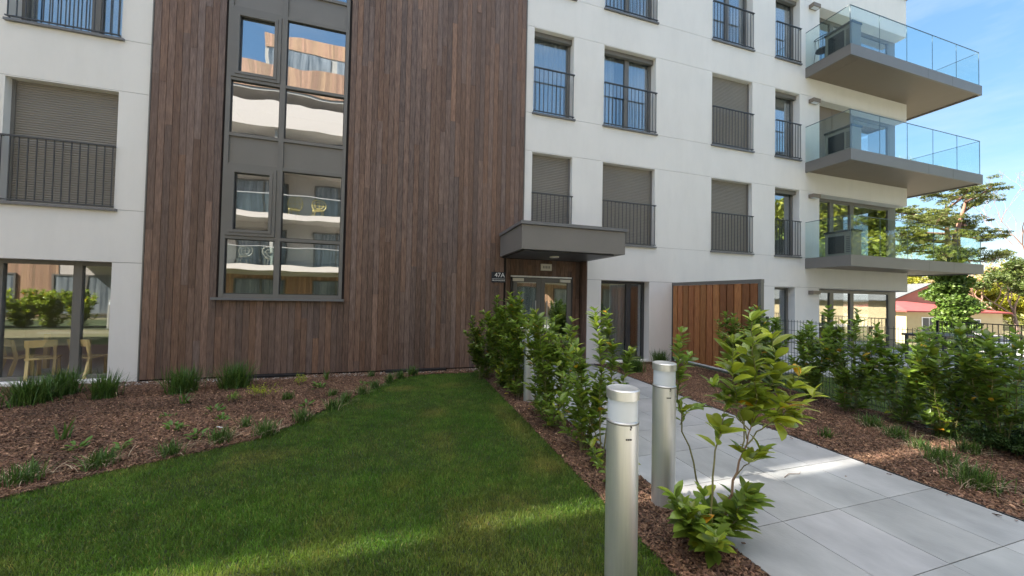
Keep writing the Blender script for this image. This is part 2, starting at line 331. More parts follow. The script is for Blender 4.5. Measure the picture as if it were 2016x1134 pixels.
# pebble strip along the wall
def pebbles(x0, x1, y0, y1, dens, name, label):
    P = rng.random((int((x1-x0)*(y1-y0)*dens), 2))*[x1-x0, y1-y0]+[x0, y0]; n = len(P); r = .007+.013*rng.random(n)
    T6 = np.array([(1, 0, 0), (0, 1, 0), (-1, 0, 0), (0, -1, 0), (0, 0, 1), (0, 0, -1.)]); F6 = [[0, 1, 4], [1, 2, 4], [2, 3, 4], [3, 0, 4], [1, 0, 5], [2, 1, 5], [3, 2, 5], [0, 3, 5]]
    sc3 = np.stack([1+.5*rng.random(n), .8+.4*rng.random(n), .5+.3*rng.random(n)], 1); a = rng.random(n)*6.28
    V = T6[None]*sc3[:, None]*r[:, None, None]; x = V[..., 0]*np.cos(a)[:, None]-V[..., 1]*np.sin(a)[:, None]; y = V[..., 0]*np.sin(a)[:, None]+V[..., 1]*np.cos(a)[:, None]
    V = np.stack([x+P[:, 0:1], y+P[:, 1:2], V[..., 2]+r[:, None]*.5-.003], -1)
    mb = MB(); mb.V.append(V.reshape(-1, 3)); mb.n = 6*n; mb.F[3].append((np.array(F6)[None]+(np.arange(n)*6)[:, None, None]).reshape(-1, 3))
    k = .45+.7*rng.random(n); mb.C.append(np.repeat(np.stack([k, k*.97, k*.93], 1), 6, 0)); tag(mb.build(name, M['pebble'], smooth=True), label, 'gravel', kind='stuff')
pebbles(-4.8, 1.9, 7.48, 7.74, 1500, 'gravel', 'pale pebbles lying along the foot of the wooden wall')

# ------------------------------------------------------------------ the apartment building
YF = 7.75
bld = thing('apartment_building', 'four storey apartment block with white render, brown vertical wood cladding, roller shutters and glass balconies', 'building', (0, YF, 0))
OFF = (0, YF, 0)
def P_(mb, name, m, parent=None, smooth=False): return mb.build(name, m, parent or bld, smooth, OFF)
def sub(mb, name, m, parent, smooth=False):
    return mb.build(name, m, parent, smooth, OFF)
FZ = [(2.95, 4.95), (5.88, 7.88), (8.82, 10.82)]
ROOF = 12.12
openings = []      # (x0,x1,z0,z1)
cols = {'A': (2.78, 3.80), 'B': (4.63, 6.16), 'C': (8.0, 9.46), 'D': (10.34, 11.34)}
for z0, z1 in FZ:
    for c in cols.values(): openings.append((c[0], c[1], z0, z1))
    openings.append((-6.15, -4.73, z0, z1))
    openings.append((12.18, 16.42, z0, z1-.02))
openings += [(-7.6, -4.72, .05, 2.04), (4.63, 6.03, .03, 2.03), (10.34, 11.16, .05, 2.02), (12.18, 16.42, .03, 2.02)]
openings.append((2.2, 4.25, 0, 2.48))
W0, W1 = -4.28, 2.57
grooves = [2.035, 4.97, 5.86, 7.90, 8.80, 10.84, 2.93]
def wall_mesh(x0, x1, z0, z1, y, gr=()):
    mb = MB(); xs = sorted({x0, x1} | {v for o in openings for v in o[:2] if x0 < v < x1}); zs = sorted({z0, z1} | {v for o in openings for v in o[2:] if z0 < v < z1} | {v for v in gr if z0 < v < z1})
    G = 0.004
    for a, b in zip(xs[:-1], xs[1:]):
        for c, d in zip(zs[:-1], zs[1:]):
            mx, mz = (a+b)/2, (c+d)/2
            if any(o[0] < mx < o[1] and o[2] < mz < o[3] for o in openings): continue
            c2 = c+G if c in gr else c; d2 = d-G if d in gr else d
            if d2-c2 < .001: continue
            mb.quad((a, y, c2), (b, y, c2), (b, y, d2), (a, y, d2))
            if c in gr: mb.quad((a, y, c2), (a, y+.012, c2), (b, y+.012, c2), (b, y, c2))
            if d in gr: mb.quad((a, y, d2), (b, y, d2), (b, y+.012, d2), (a, y+.012, d2))
    return mb
wm = MB()
parts_ = [wall_mesh(-40, W0, -.1, ROOF, YF, grooves), wall_mesh(4.25, 16.42, -.1, 2.97, YF, grooves), wall_mesh(W1, 16.42, 2.97, ROOF, YF, grooves)]
for mb in parts_:
    for V, C in zip(mb.V, mb.C): wm.add(V, [[0, 1, 2, 3]], C)
REV = .22
for x0, x1, z0, z1 in openings:
    if x0 == 2.2: continue
    e = .30 if x0 == 12.18 else REV
    wm.quad((x0, YF, z0), (x0, YF+e, z0), (x0, YF+e, z1), (x0, YF, z1))
    if x0 != 12.18: wm.quad((x1, YF, z0), (x1, YF, z1), (x1, YF+e, z1), (x1, YF+e, z0))
    wm.quad((x0, YF, z1), (x0, YF+e, z1), (x1, YF+e, z1), (x1, YF, z1)); wm.quad((x0, YF, z0), (x1, YF, z0), (x1, YF+e, z0), (x0, YF+e, z0))
# right gable: floor bands run round the corner
for c, d in ((2.0, 2.95), (4.93, 5.88), (7.86, 8.82), (10.8, ROOF)):
    wm.quad((16.42, YF, c), (16.42, 20, c), (16.42, 20, d), (16.42, YF, d))
wm.quad((16.421, 9.6, -.1), (16.421, 20, -.1), (16.421, 20, ROOF), (16.421, 9.6, ROOF))
wm.quad((-40, 20, -.1), (16.42, 20, -.1), (16.42, 20, ROOF), (-40, 20, ROOF)); wm.quad((-40, YF, -.1), (-40, 20, -.1), (-40, 20, ROOF), (-40, YF, ROOF))
wm.quad((-40, YF, ROOF-.15), (16.42, YF, ROOF-.15), (16.42, 20, ROOF-.15), (-40, 20, ROOF-.15))
P_(wm, 'wall', M['render'])
openings.append((-3.19, -1.16, 1.475, 11.2))
bk = wall_mesh(-40, 16.42, -.1, ROOF-.02, YF+.011); P_(bk, 'wall_backing', M['render_back'])
cop = MB(); cop.box(-40, 16.47, YF-.05, YF+.35, ROOF, ROOF+.06); cop.box(16.12, 16.47, YF+.35, 20, ROOF, ROOF+.06); P_(cop, 'roof_coping', M['sill'])
# unseen masses added on the roof to shape the shade and sun strip
rt_ = MB(); rt_.box(-40, -17.2, 9.4, 19.8, ROOF-.1, 15.3); rt_.box(-17.2, 16, 10.2, 19.8, ROOF-.1, 14.9); P_(rt_, 'penthouse', M['render'])  # added upper storey, out of view; raised left part ends the sun strip
tc_ = MB(); tc_.box(-36, 12.4, 7.05, 8.825, 14.95, 15.1)  # added shade slab, out of view; its edge narrows the sun strip
P_(tc_, 'shade_slab', M['fascia'])
for x in np.arange(-35, 12, 7.8): pp = MB(); pp.box(x, x+.1, 7.85, 7.95, ROOF-.1, 14.95); P_(pp, 'shade_slab_post', M['frame_dark'])  # posts carrying the added slab

# interior shell: slabs, back wall, partitions
it = MB()
for z in (0, 2.5, 5.43, 8.37, 11.3): it.box(-39.9, 16.3, YF+.45, 12.6, z-.28 if z else -.2, z+.35 if z else .04)
it.quad((-39.9, 12.6, 0), (16.3, 12.6, 0), (16.3, 12.6, 12), (-39.9, 12.6, 12))
for x in (-9.5, -4.45, -3.4, -.9, 2.1, 4.3, 7.1, 9.9, 11.75): it.box(x, x+.12, YF+.32, 12.6, 0, 11.9)
P_(it, 'interior', M['inner'])

# wood cladding: individual boards
def boards(mb, x0, x1, z0, z1, y, op, pitch=.1053, seed=3, dirx=True, base=0.0):
    r = random.Random(seed); n = max(1, round((x1-x0)/pitch)); p = (x1-x0)/n
    for i in range(n):
        a = x0+i*p+.003; b = x0+(i+1)*p-.003; z = z0-r.random()*2.5
        while z < z1:
            ln = r.choice((1.2, 1.8, 2.4, 3.0, 3.6, 4.2))*r.uniform(.85, 1.1); s, e = max(z, z0), min(z+ln-.002, z1); z += ln
            if e-s < .01: continue
            segs = [(s, e)]
            for o in op:
                if o[0] < (a+b)/2 < o[1]:
                    ns = []
                    for q0, q1 in segs:
                        if q1 <= o[2] or q0 >= o[3]: ns.append((q0, q1)); continue
                        if q0 < o[2]: ns.append((q0, o[2]))
                        if q1 > o[3]: ns.append((o[3], q1))
                    segs = ns
            k = r.uniform(.68, 1.12)*(1.15 if r.random() < .12 else 1); wv = r.uniform(-.08, .14); c = (k*(1+wv), k, k*(1-wv*1.2)); dy = r.uniform(0, .004)
            for q0, q1 in segs:
                if dirx: mb.box(a, b, y-.022-dy, y, q0, q1, c)
                else: mb.box(y, y+.02+dy, a, b, q0, q1, c)
SX0, SX1, SZ0 = -3.19, -1.16, 1.475
wc = MB(); boards(wc, W0, W1, .04, 12.1, YF, [(SX0, SX1, SZ0, 11.2), (2.2, 4.3, -1, 2.48)])
boards(wc, 2.2, 4.22, .02, 2.48, YF+.36, [(2.42, 4.03, -1, 2.09)], seed=5)
boards(wc, YF+.0, YF+.335, .02, 2.48, 2.2, [], seed=8, dirx=False)
# right jamb, facing left
r_ = random.Random(2)
for i in range(3):
    k = r_.uniform(.7, 1.2); wc.box(4.23, 4.25, YF+i*.112+.003, YF+(i+1)*.112-.003, .02, 2.48, (k, k, k))
P_(wc, 'wood_cladding', M['wood'])
wb = MB()
def cellback(x0, x1, z0, z1, y, ops):
    xs = sorted({x0, x1} | {v for o in ops for v in o[:2] if x0 < v < x1}); zs = sorted({z0, z1} | {v for o in ops for v in o[2:] if z0 < v < z1})
    for a, b in zip(xs[:-1], xs[1:]):
        for c, d in zip(zs[:-1], zs[1:]):
            if any(o[0] < (a+b)/2 < o[1] and o[2] < (c+d)/2 < o[3] for o in ops): continue
            wb.quad((a, y, c), (b, y, c), (b, y, d), (a, y, d))
cellback(W0-.004, W1+.004, -.1, ROOF, YF-.003, [(SX0, SX1, SZ0, 11.2), (2.2, 4.25, -1, 2.48)])
cellback(2.19, 4.25, -.1, 2.48, YF+.365, [(2.42, 4.03, -1, 2.09)])
wb.quad((2.195, YF, 0), (2.195, YF+.4, 0), (2.195, YF+.4, 2.48), (2.195, YF, 2.48)); wb.quad((4.252, YF+.002, 0), (4.252, YF+.4, 0), (4.252, YF+.4, 2.48), (4.252, YF+.002, 2.48))
wb.quad((2.19, YF, 2.48), (4.25, YF, 2.48), (4.25, YF+.4, 2.48), (2.19, YF+.4, 2.48))
P_(wb, 'cladding_backing', M['wood_dark'])
tr = MB(); tr.box(W0-.022, W0-.004, YF-.028, YF+.004, 0, ROOF-.001); P_(tr, 'corner_trim', M['frame']); tr = MB(); tr.box(W1+.004, W1+.024, YF-.028, YF+.004, 2.98, ROOF-.001); P_(tr, 'corner_trim', M['frame'])
vt = MB(); vt.box(-2.75, -1.76, YF-.16, YF-.03, -.02, .05); vt.box(-2.75, -1.76, YF-.03, YF-.026, .0, .06)
P_(vt, 'vent_cover', M['plastic_black'])
vt = MB(); vt.box(-.3, .9, YF-.16, YF-.03, -.02, .055); P_(vt, 'vent_cover', M['plastic_black'])

# windows
def frame_rect(mb, x0, x1, z0, z1, w_, y0, y1):
    mb.box(x0, x0+w_, y0, y1, z0, z1); mb.box(x1-w_, x1, y0, y1, z0, z1); mb.box(x0+w_, x1-w_, y0+.002, y1, z0, z0+w_); mb.box(x0+w_, x1-w_, y0+.002, y1, z1-w_, z1)
def add_shutter(win, x0, x1, z0, z1, y=YF+.13):
    mb = MB(); n = int((z1-z0)/.039); p = (z1-z0)/n; rows = []
    for i in range(n):
        z = z0+i*p; rows += [(y+.010, z), (y-.001, z+.007), (y-.004, z+p*.5), (y-.001, z+p-.007), (y+.010, z+p-.001)]
    V = []; [V.extend([(x0+.02, a, b), (x1-.02, a, b)]) for a, b in rows]
    mb.add(V, [[2*i, 2*i+1, 2*i+3, 2*i+2] for i in range(len(rows)-1)]); s = sub(mb, 'shutter', M['shutter'], win)
    g_ = MB(); g_.box(x0, x0+.045, y-.02, y+.03, z0, z1); sub(g_, 'shutter_guide', M['frame'], win); g_ = MB(); g_.box(x1-.045, x1, y-.02, y+.03, z0, z1); sub(g_, 'shutter_guide', M['frame'], win)
def add_curtain(win, x0, x1, z0, z1, amp=.03, per=.11, seed=0):
    r = random.Random(seed); n = int((x1-x0)/.018)+2; xs = np.linspace(x0, x1, n); ph = r.random()*6
    ys = YF+.315+amp*np.sin(xs/per*6.28+ph)+amp*.5*np.sin(xs/per*2.7+ph*2)
    V = []; [V.extend([(x, y, z0), (x, y, z1)]) for x, y in zip(xs, ys)]
    mb = MB(); mb.add(V, [[2*i, 2*i+2, 2*i+3, 2*i+1] for i in range(n-1)]); return sub(mb, 'curtain', M['curtain'], win, True)
def add_railing(win, x0, x1, z0, h=1.03):
    mb = MB(); n = max(3, round((x1-x0)/.112)); y = YF-.045
    for i in range(n+1):
        x = x0+.02+(x1-x0-.04)*i/n; mb.box(x-.006, x+.006, y, y+.012, z0+.03, z0+h)
    mb.box(x0-.01, x1+.01, y-.012, y+.024, z0+h, z0+h+.022); mb.box(x0-.01, x1+.01, y-.006, y+.018, z0+.015, z0+.032)
    for x in (x0+.001, x1-.013):
        for z in (z0+.018, z0+h+.002): mb.box(x, x+.012, y+.01, YF+.02, z, z+.015)
    sub(mb, 'railing', M['rail'], win)
def add_sill(win, x0, x1, z0):
    mb = MB(); mb.box(x0-.03, x1+.05, YF-.045, YF+.002, z0-.05, z0-.012); mb.box(x0+.001, x1-.001, YF+.002, YF+.21, z0-.011, z0+.006); sub(mb, 'sill', M['sill'], win)
def window(x0, x1, z0, z1, mull=(), shut=False, rail=True, sill=True, mw=.12, curtains=(), label=None, y=YF+.2, gl='glass', fw_=.07, fm='frame', cur_n=0):
    f = MB(); frame_rect(f, x0, x1, z0, z1, fw_, y, y+.07)
    ed_ = [x0+fw_]; 
    for m_ in mull: f.box(m_-mw/2, m_+mw/2, y-.004, y+.068, z0+fw_, z1-fw_); ed_ += [m_-mw/2, m_+mw/2]
    ed_.append(x1-fw_); win = P_(f, 'window', M[fm])
    if label: win['label'] = label
    for a, b in zip(ed_[::2], ed_[1::2]):
        g_ = MB(); g_.box(a, b, y+.03, y+.034, z0+fw_, z1-fw_)
        p = sub(g_, 'pane', M[gl], win)
    if shut: add_shutter(win, x0, x1, z0, z1)
    else:
        for i, (a, b) in enumerate(curtains): add_curtain(win, a, b, z0+.05, z1-.05, seed=i+cur_n)
        if sill:
            sh = MB(); sh.box(x0+.002, x1-.002, YF+.11, YF+.198, z1-.11, z1-.002); sub(sh, 'shutter_box', M['frame'], win)
    if rail: add_railing(win, x0, x1, z0)
    if sill: add_sill(win, x0, x1, z0)
    return win
A, B, C_, D = cols['A'], cols['B'], cols['C'], cols['D']
S = lambda k: FZ[k]
window(*A, *S(0), shut=True, label='window behind a lowered shutter, just above the entrance canopy')
window(*B, *S(0), mull=[5.41], shut=True, label='wide window behind a lowered shutter, right of the canopy')
window(*C_, *S(0), mull=[8.73], shut=True, label='window with lowered shutter above the orange wooden screen')
window(*D, *S(0), curtains=[(10.4, 10.7)], label='narrow window beside the lowest balcony')
window(*A, *S(1), curtains=[(2.85, 3.7)], label='unshuttered window above the shuttered window over the canopy', cur_n=3)
window(*B, *S(1), mull=[5.41], curtains=[(4.7, 5.1), (5.45, 6.1)], label='two leaf window with white curtains', cur_n=5)
window(*C_, *S(1), mull=[8.73], shut=True, label='shuttered window one storey above the other shuttered window over the wooden screen')
window(*D, *S(1), curtains=[(10.4, 11.2)], label='narrow window beside the middle balcony', cur_n=8)
window(*A, *S(2), curtains=[(2.85, 3.7)]); window(*B, *S(2), mull=[5.41], curtains=[(4.7, 6.1)], cur_n=11); window(*C_, *S(2), mull=[8.73], curtains=[(8.1, 9.4)], cur_n=13); window(*D, *S(2), curtains=[(10.4, 11.2)], cur_n=2)
window(-6.15, -4.73, *S(0), mull=[-5.44], shut=True, label='wide window with lowered shutter on the far left'); window(-6.15, -4.73, *S(1), mull=[-5.2], curtains=[(-6.0, -4.8)], cur_n=20, label='curtained window at the top left corner')
window(-6.15, -4.73, *S(2), mull=[-5.2])
window(-7.6, -4.72, .05, 2.04, mull=[-6.27, -5.285], rail=False, sill=False, mw=.115, gl='door_glass', label='glazed garden door at the far left with chairs behind it')
window(4.63, 6.03, .03, 2.03, mull=[5.55], rail=False, sill=False, mw=.13, curtains=[(5.05, 5.5)], fm='frame_dark', label='dark glazed door right of the entrance')
window(10.34, 11.16, .05, 2.02, rail=False, sill=False, label='narrow ground floor window right of the wooden screen')
for k, (z0, z1) in enumerate([(.03, 2.0)]+[(a, b-.02) for a, b in FZ]):
    w_ = window(12.2, 16.12, z0, z1, mull=[13.21, 14.17], rail=False, sill=False, mw=.17, y=YF+.3, fw_=.10, label='corner glazing behind the %s' % ('patio', 'lowest balcony', 'middle balcony', 'top balcony')[k])
    cpn = MB(); cpn.box(16.122, 16.415, YF+.3, YF+.34, z0, z1); cpn.box(16.375, 16.415, YF+.34, 8.8, z0, z1); sub(cpn, 'corner_panel', M['spandrel'], w_)
    sg = MB(); sg.box(16.39, 16.396, 8.8, 9.6, z0+.1, z1-.1); sub(sg, 'side_pane', M['glass'], w_)
    if k == 2:
        dp = MB(); dp.box(12.2, 13.12, YF+.24, YF+.296, z0, z1); dp.box(13.14, 14.06, YF+.24, YF+.296, z0, z1); sub(dp, 'shutter', M['soffit'], w_)

# stair window strip
def strip():
    y = YF-.03; f = MB(); zt = 11.2
    mx0, mx1 = -2.335, -2.245
    f.box(SX0, SX0+.07, y, y+.12, SZ0, zt); f.box(SX1-.06, SX1, y, y+.12, SZ0, zt); f.box(mx0, mx1, y+.003, y+.12, SZ0, zt)
    H = [(1.475, 1.54), (2.545, 2.605), (3.88, 3.94), (4.44, 4.50), (5.475, 5.53), (6.80, 6.86), (7.34, 7.40), (8.40, 8.46), (9.74, 9.8)]
    for a, b in H:
        for u, v in ((SX0+.07, mx0), (mx1, SX1-.06)): f.box(u, v, y+.006, y+.12, a, b)
    s = P_(f, 'stair_window', M['frame']); s['label'] = 'tall two column stair window set in the wood cladding'
    for a, b in ((3.94, 4.44), (6.86, 7.34)):
        for u, v in ((SX0+.07, mx0), (mx1, SX1-.06)):
            p = MB(); p.box(u, v, y+.035, y+.06, a, b); sub(p, 'spandrel_panel', M['spandrel'], s)
    for a, b in ((1.54, 2.545), (2.605, 3.88), (4.50, 5.475), (5.53, 6.80), (7.40, 8.4)):
        for k, (u, v) in enumerate(((SX0+.07, mx0), (mx1, SX1-.06))):
            if k == 0 and (a, b) in ((2.605, 3.88), (5.53, 6.80)):
                q = MB(); frame_rect(q, u+.004, v-.004, a+.004, b-.004, .055, y-.012, y+.06); frame_rect(q, u+.062, v-.062, a+.062, b-.062, .05, y-.022, y+.05); sub(q, 'opening_sash', M['frame'], s)
                u, v, a2, b2 = u+.11, v-.11, a+.11, b-.11
            else: a2, b2 = a, b
            p = MB(); p.box(u, v, y+.05, y+.054, a2, b2); sub(p, 'pane', M['glass_strip'], s)
            q = MB(); frame_rect(q, u, v, a2, b2, .012, y+.028, y+.049); sub(q, 'gasket', M['plastic_black'], s)
    q = MB(); q.box(SX0-.09, SX1+.05, y-.07, y+.03, 1.425, 1.47); sub(q, 'sill', M['sill'], s)
strip()

# entrance door
YD = YF+.33
f = MB(); frame_rect(f, 2.42, 4.03, .01, 2.09, .05, YD, YD+.08)
dr = P_(f, 'entrance_door', M['frame_dark'])
for a, b in ((2.475, 3.17), (3.18, 3.975)):
    q = MB(); frame_rect(q, a, b, .02, 2.035, .10, YD-.02, YD+.04); sub(q, 'door_leaf', M['frame'], dr)
    q = MB(); q.box(a+.1, b-.1, YD+.005, YD+.009, .12, 1.935); sub(q, 'pane', M['glass_strip'], dr)
    q = MB(); q.tube([(b-.15 if a < 3 else a+.13, YD-.09, .7), (b-.15 if a < 3 else a+.13, YD-.09, 1.5)], .014, 8); sub(q, 'handle', M['alu'], dr)
q = MB(); q.box(2.40, 3.97, YD-.06, YD-.022, 2.05, 2.085); sub(q, 'drip_rail', M['alu'], dr)
for a in (2.45, 3.66):
    q = MB(); q.box(a, a+.27, YD-.075, YD-.022, 1.955, 2.025); sub(q, 'door_closer', M['cream'], dr)
# canopy
cn_ = MB(); X0, X1, Y0 = 2.05, 4.23, 6.19
cn_.box(X0, X1, Y0, YF-.03, 2.47, 2.92)
cn = P_(cn_, 'entrance_canopy', M['fascia'])
q = MB(); q.box(X0-.03, X1+.03, Y0-.035, Y0+.10, 2.925, 2.985); q.box(X0-.03, X0+.10, Y0+.10, YF-.03, 2.925, 2.985); q.box(X1-.10, X1+.03, Y0+.10, YF-.03, 2.925, 2.985); q.box(X0+.1, X1-.1, Y0+.1, YF-.03, 2.925, 2.94); sub(q, 'coping', M['sill'], cn)
q = MB(); q.box(X0+.09, X1-.22, Y0+.09, YF-.04, 2.452, 2.467); sub(q, 'soffit_panel', M['frame_dark'], cn)
q = MB(); q.box(X0+.06, X0+.09, Y0+.06, YF-.04, 2.445, 2.467); q.box(X0+.09, X1-.22, Y0+.06, Y0+.09, 2.445, 2.467); sub(q, 'soffit_trim', M['plastic_black'], cn)
q = MB(); q.lathe((3.05, 7.0, 2.425), [(0, 0), (.09, 0), (.10, .01), (.10, .027)], 24); sub(q, 'downlight', M['cream'], cn)

# balconies
def balcony(z0, lab):
    X0, X1, Y0, Y1 = 11.57, 17.83, 6.59, 11.5; z1 = z0+.31
    mb = MB()
    # ring fascia and deck, wrapping round the corner of the block
    mb.box(X0, X1, Y0, Y0+.05, z0, z1); mb.box(X0, X0+.05, Y0+.05, YF, z0, z1); mb.box(X1-.05, X1, Y0+.05, Y1, z0, z1); mb.box(16.43, X1-.05, Y1-.05, Y1, z0, z1)
    b = P_(mb, 'balcony', M['fascia']); b['label'] = lab
    s = MB(); s.box(X0+.05, 16.41, Y0+.05, YF-.001, z0+.035, z0+.05); s.box(16.41, X1-.05, Y0+.05, Y1-.05, z0+.035, z0+.05)
    s.box(X0+.5, X0+.53, Y0+.051, YF-.002, z0+.031, z0+.034); sub(s, 'soffit', M['soffit'], b)
    dk = MB(); dk.box(X0+.05, 16.41, Y0+.05, YF+.29, z0+.2, z0+.27); dk.box(16.425, X1-.05, Y0+.05, Y1-.05, z0+.2, z0+.27); sub(dk, 'deck', M['concrete'], b)
    sm = MB()
    for x in (15.0, 17.83-1.6): sm.box(x, x+.004, Y0-.0015, Y0, z0, z1)
    sub(sm, 'fascia_joint', M['frame_dark'], b)
    gy, gx0, gx1 = Y0+.012, X0+.012, X1-.13; zt = z0+1.385; n = 5; w_ = (gx1-gx0)/n
    for i in range(n):
        p = MB(); p.box(gx0+i*w_+.004, gx0+(i+1)*w_-.004, gy, gy+.012, z1-.02, zt); sub(p, 'glass_panel', M['bglass'], b)
        if i: e = MB(); e.box(gx0+i*w_-.0035, gx0+i*w_+.0035, gy+.001, gy+.011, z1, zt-.004); sub(e, 'glass_joint', M['gedge'], b)
    p = MB(); p.box(gx0-.012, gx0, gy+.014, YF-.01, z1-.02, zt); sub(p, 'glass_panel', M['bglass'], b)
    for k in range(4):
        a = gy+.014+k*1.22; p = MB(); p.box(gx1, gx1+.012, a, a+1.21, z1-.02, zt); sub(p, 'glass_panel', M['bglass'], b)
    t = MB(); t.box(gx0-.014, gx1+.014, gy-.002, gy+.014, zt, zt+.014); t.box(gx0-.014, gx0+.002, gy+.014, YF-.01, zt, zt+.014); t.box(gx1-.002, gx1+.014, gy+.014, Y1-.05, zt, zt+.014)
    t.box(gx0-.013, gx0+.001, gy-.001, gy+.012, z1, zt); t.box(gx1-.0, gx1+.013, gy, gy+.012, z1, zt); sub(t, 'top_rail', M['gedge'], b)
M['gedge'] = mat('glass_edge_rail', (.10, .14, .16), .3)
for z, l in ((2.60, 'lowest balcony, pine tree seen through its glass'), (5.51, 'middle balcony'), (8.42, 'top balcony with a round wire chair')): balcony(z, l)

# ------------------------------------------------------------------ things fixed to or near the building
for z, l in ((1.88, 'small brown box lamp on the white wall by the ground floor corner glazing'), (4.80, 'small brown box lamp on the white wall left of the lowest balcony glazing'), (7.72, 'small brown box lamp on the white wall left of the middle balcony opening'), (10.66, 'small brown box lamp on the white wall at the top balcony, topmost of its column')):
    t = thing('wall_lamp', l, 'wall lamp', (11.86, YF, z), 'box lamps on the facade')
    q = MB(); q.box(-.15, .15, -.15, -.002, -.05, .06); q.build('housing', M['soffit'], t)
    q = MB(); q.box(-.12, .12, -.13, -.03, -.056, -.051); q.build('lens', M['diffuser'], t)
def text(body, size, loc, m, parent, name='lettering'):
    cu = bpy.data.curves.new(name, 'FONT'); cu.body = body; cu.size = size; cu.extrude = .002; cu.align_x = 'CENTER'; cu.align_y = 'CENTER'
    o = bpy.data.objects.new(name, cu); col.objects.link(o); dg = bpy.context.evaluated_depsgraph_get(); me = bpy.data.meshes.new_from_object(o.evaluated_get(dg)); bpy.data.objects.remove(o)
    o = bpy.data.objects.new(name, me); col.objects.link(o); me.materials.clear(); me.materials.append(m); o.rotation_euler = (R(90), 0, 0); o.location = loc; o.parent = parent; return o
t = thing('house_number_sign', 'dark square house number sign reading 47A left of the entrance', 'sign', (2.02, YF-.03, 2.02))
q = MB(); q.box(-.155, .155, -.02, 0, -.125, .105); q.build('plate', M['label'], t)
q = MB(); q.box(-.15, .15, -.0225, -.0205, -.048, -.043); q.build('rule', M['white'], t)
text('47A', .14, (.025, -.0215, .035), M['white'], t); text('GRUNWALDZKA', .038, (0, -.0215, -.083), M['white'], t)
t = thing('sign_lamp', 'cream rectangular light box on the wood above the entrance door', 'light box', (3.3, YF+.335, 2.31))
q = MB(); q.box(-.14, .14, -.05, 0, -.08, .08); q.build('housing', M['cream'], t)
q = MB(); [q.box(x, x+.022, -.0525, -.0505, -.03, .03) for x in (-.09, -.05, -.01, .03, .07)]; q.build('marking', M['shutter'], t)
# outdoor units on the balconies
for z, l in ((2.87, 'grey outdoor air unit at the left end of the lowest balcony'), (5.78, 'grey outdoor air unit at the left end of the middle balcony'), (8.69, 'grey outdoor air unit at the left end of the top balcony')):
    t = thing('outdoor_unit', l, 'air unit', (11.72, 6.64, z), 'outdoor units on the balconies'); t.scale = (1, .68, .94)
    q = MB(); q.box(0, .36, 0, .98, .05, .74); q.build('casing', M['shutter'], t)
    q = MB(); q.box(-.012, -.001, .28, .86, .12, .64); q.build('fan_grille', M['plastic_black'], t)
    q = MB(); [q.box(-.010, -.001, .05, .21, .14+i*.055, .165+i*.055) for i in range(9)]; q.build('vent_slats', M['frame_dark'], t)
    q = MB(); q.box(-.03, .39, -.02, 1.0, .742, .80); q.build('cover', M['frame_dark'], t)
    q = MB(); q.box(.02, .34, .08, .14, 0, .049); q.box(.02, .34, .84, .90, 0, .049); q.build('foot', M['frame_dark'], t)
# round wire chair
t = thing('wire_chair', 'dark round wire armchair behind the glass at the left end of the top balcony', 'chair', (11.93, 7.5, 8.69)); t.scale = (.62, .62, 1.12)
q = MB(); ths = np.linspace(0, 2*math.pi, 25)
q.tube([(.33*math.cos(a), .33*math.sin(a), .82+.08*math.cos(a)) for a in ths], .013, 6, cap=False); q.tube([(.27*math.cos(a), .27*math.sin(a), .44) for a in ths], .012, 6, cap=False)
for a in ths[:-1:2]: q.tube([(.27*math.cos(a), .27*math.sin(a), .44), (.33*math.cos(a), .33*math.sin(a), .82+.08*math.cos(a))], .006, 5)
q.build('backrest', M['rail'], t)
q = MB(); q.lathe((0, 0, .43), [(0, .0), (.26, 0), (.27, .02), (.26, .05), (0, .06)], 24); q.build('seat', M['frame_dark'], t)
for sx in (-1, 1):
    for sy in (-1, 1): q = MB(); q.tube([(.2*sx, .2*sy, .44), (.26*sx, .26*sy, 0)], .011, 6); q.build('leg', M['rail'], t)
# chairs and table behind the left door
def kid_chair():
    t = thing('wooden_chair', '', 'chair', (0, 0, 0), 'pale wooden chairs behind the left glass door')
    q = MB(); q.box(-.2, .2, -.19, .19, .40, .43); q.build('seat', M['chairwood'], t)
    for sx in (-1, 1):
        q = MB(); q.obox((.165*sx-.02, -.17, 0), (.04, 0, 0), (0, .05, 0), (0, .0, .40)); q.build('leg', M['chairwood'], t)
        q = MB(); q.obox((.165*sx-.02, .22, 0), (.04, 0, 0), (0, .05, 0), (0, -.09, .41)); q.obox((.165*sx-.02, .13, .41), (.04, 0, 0), (0, .045, 0), (0, .07, .36)); q.build('leg', M['chairwood'], t)
    q = MB(); q.obox((-.2, .185, .64), (.4, 0, 0), (0, .025, 0), (0, .03, .14)); q.build('backrest', M['chairwood'], t)
    return t
def copy_tree(o, parent=None):
    c = o.copy(); col.objects.link(c)
    if parent: c.parent = parent
    for ch in [x for x in bpy.data.objects if x.parent == o]: copy_tree(ch, c)
    return c
k0 = kid_chair()
for i, (x, y, rz, l) in enumerate(((-6.2, 8.32, 150, 'left of the two pale wooden chairs in the left glass door, beside the frame'), (-5.80, 8.14, 205, 'pale wooden chair seen side on in the left pane of the glass door'), (-5.22, 8.18, 165, 'pale wooden chair behind the right pane of the left glass door'))):
    o = k0 if i == 0 else copy_tree(k0); o.location = (x, y, .04); o.rotation_euler = (0, 0, R(rz)); o.scale = (.86, .86, .86); o['label'] = l
t = thing('table', 'dark table with pale edge behind the left glass door, chairs around it', 'table', (-5.7, 9.5, .04))
q = MB(); q.box(-.9, .9, -.4, .4, .66, .70); q.build('tabletop', M['white'], t)
for sx in (-1, 1):
    for sy in (-1, 1): q = MB(); q.box(.8*sx-.03, .8*sx+.03, .33*sy-.03, .33*sy+.03, 0, .66); q.build('leg', M['chairwood'], t)

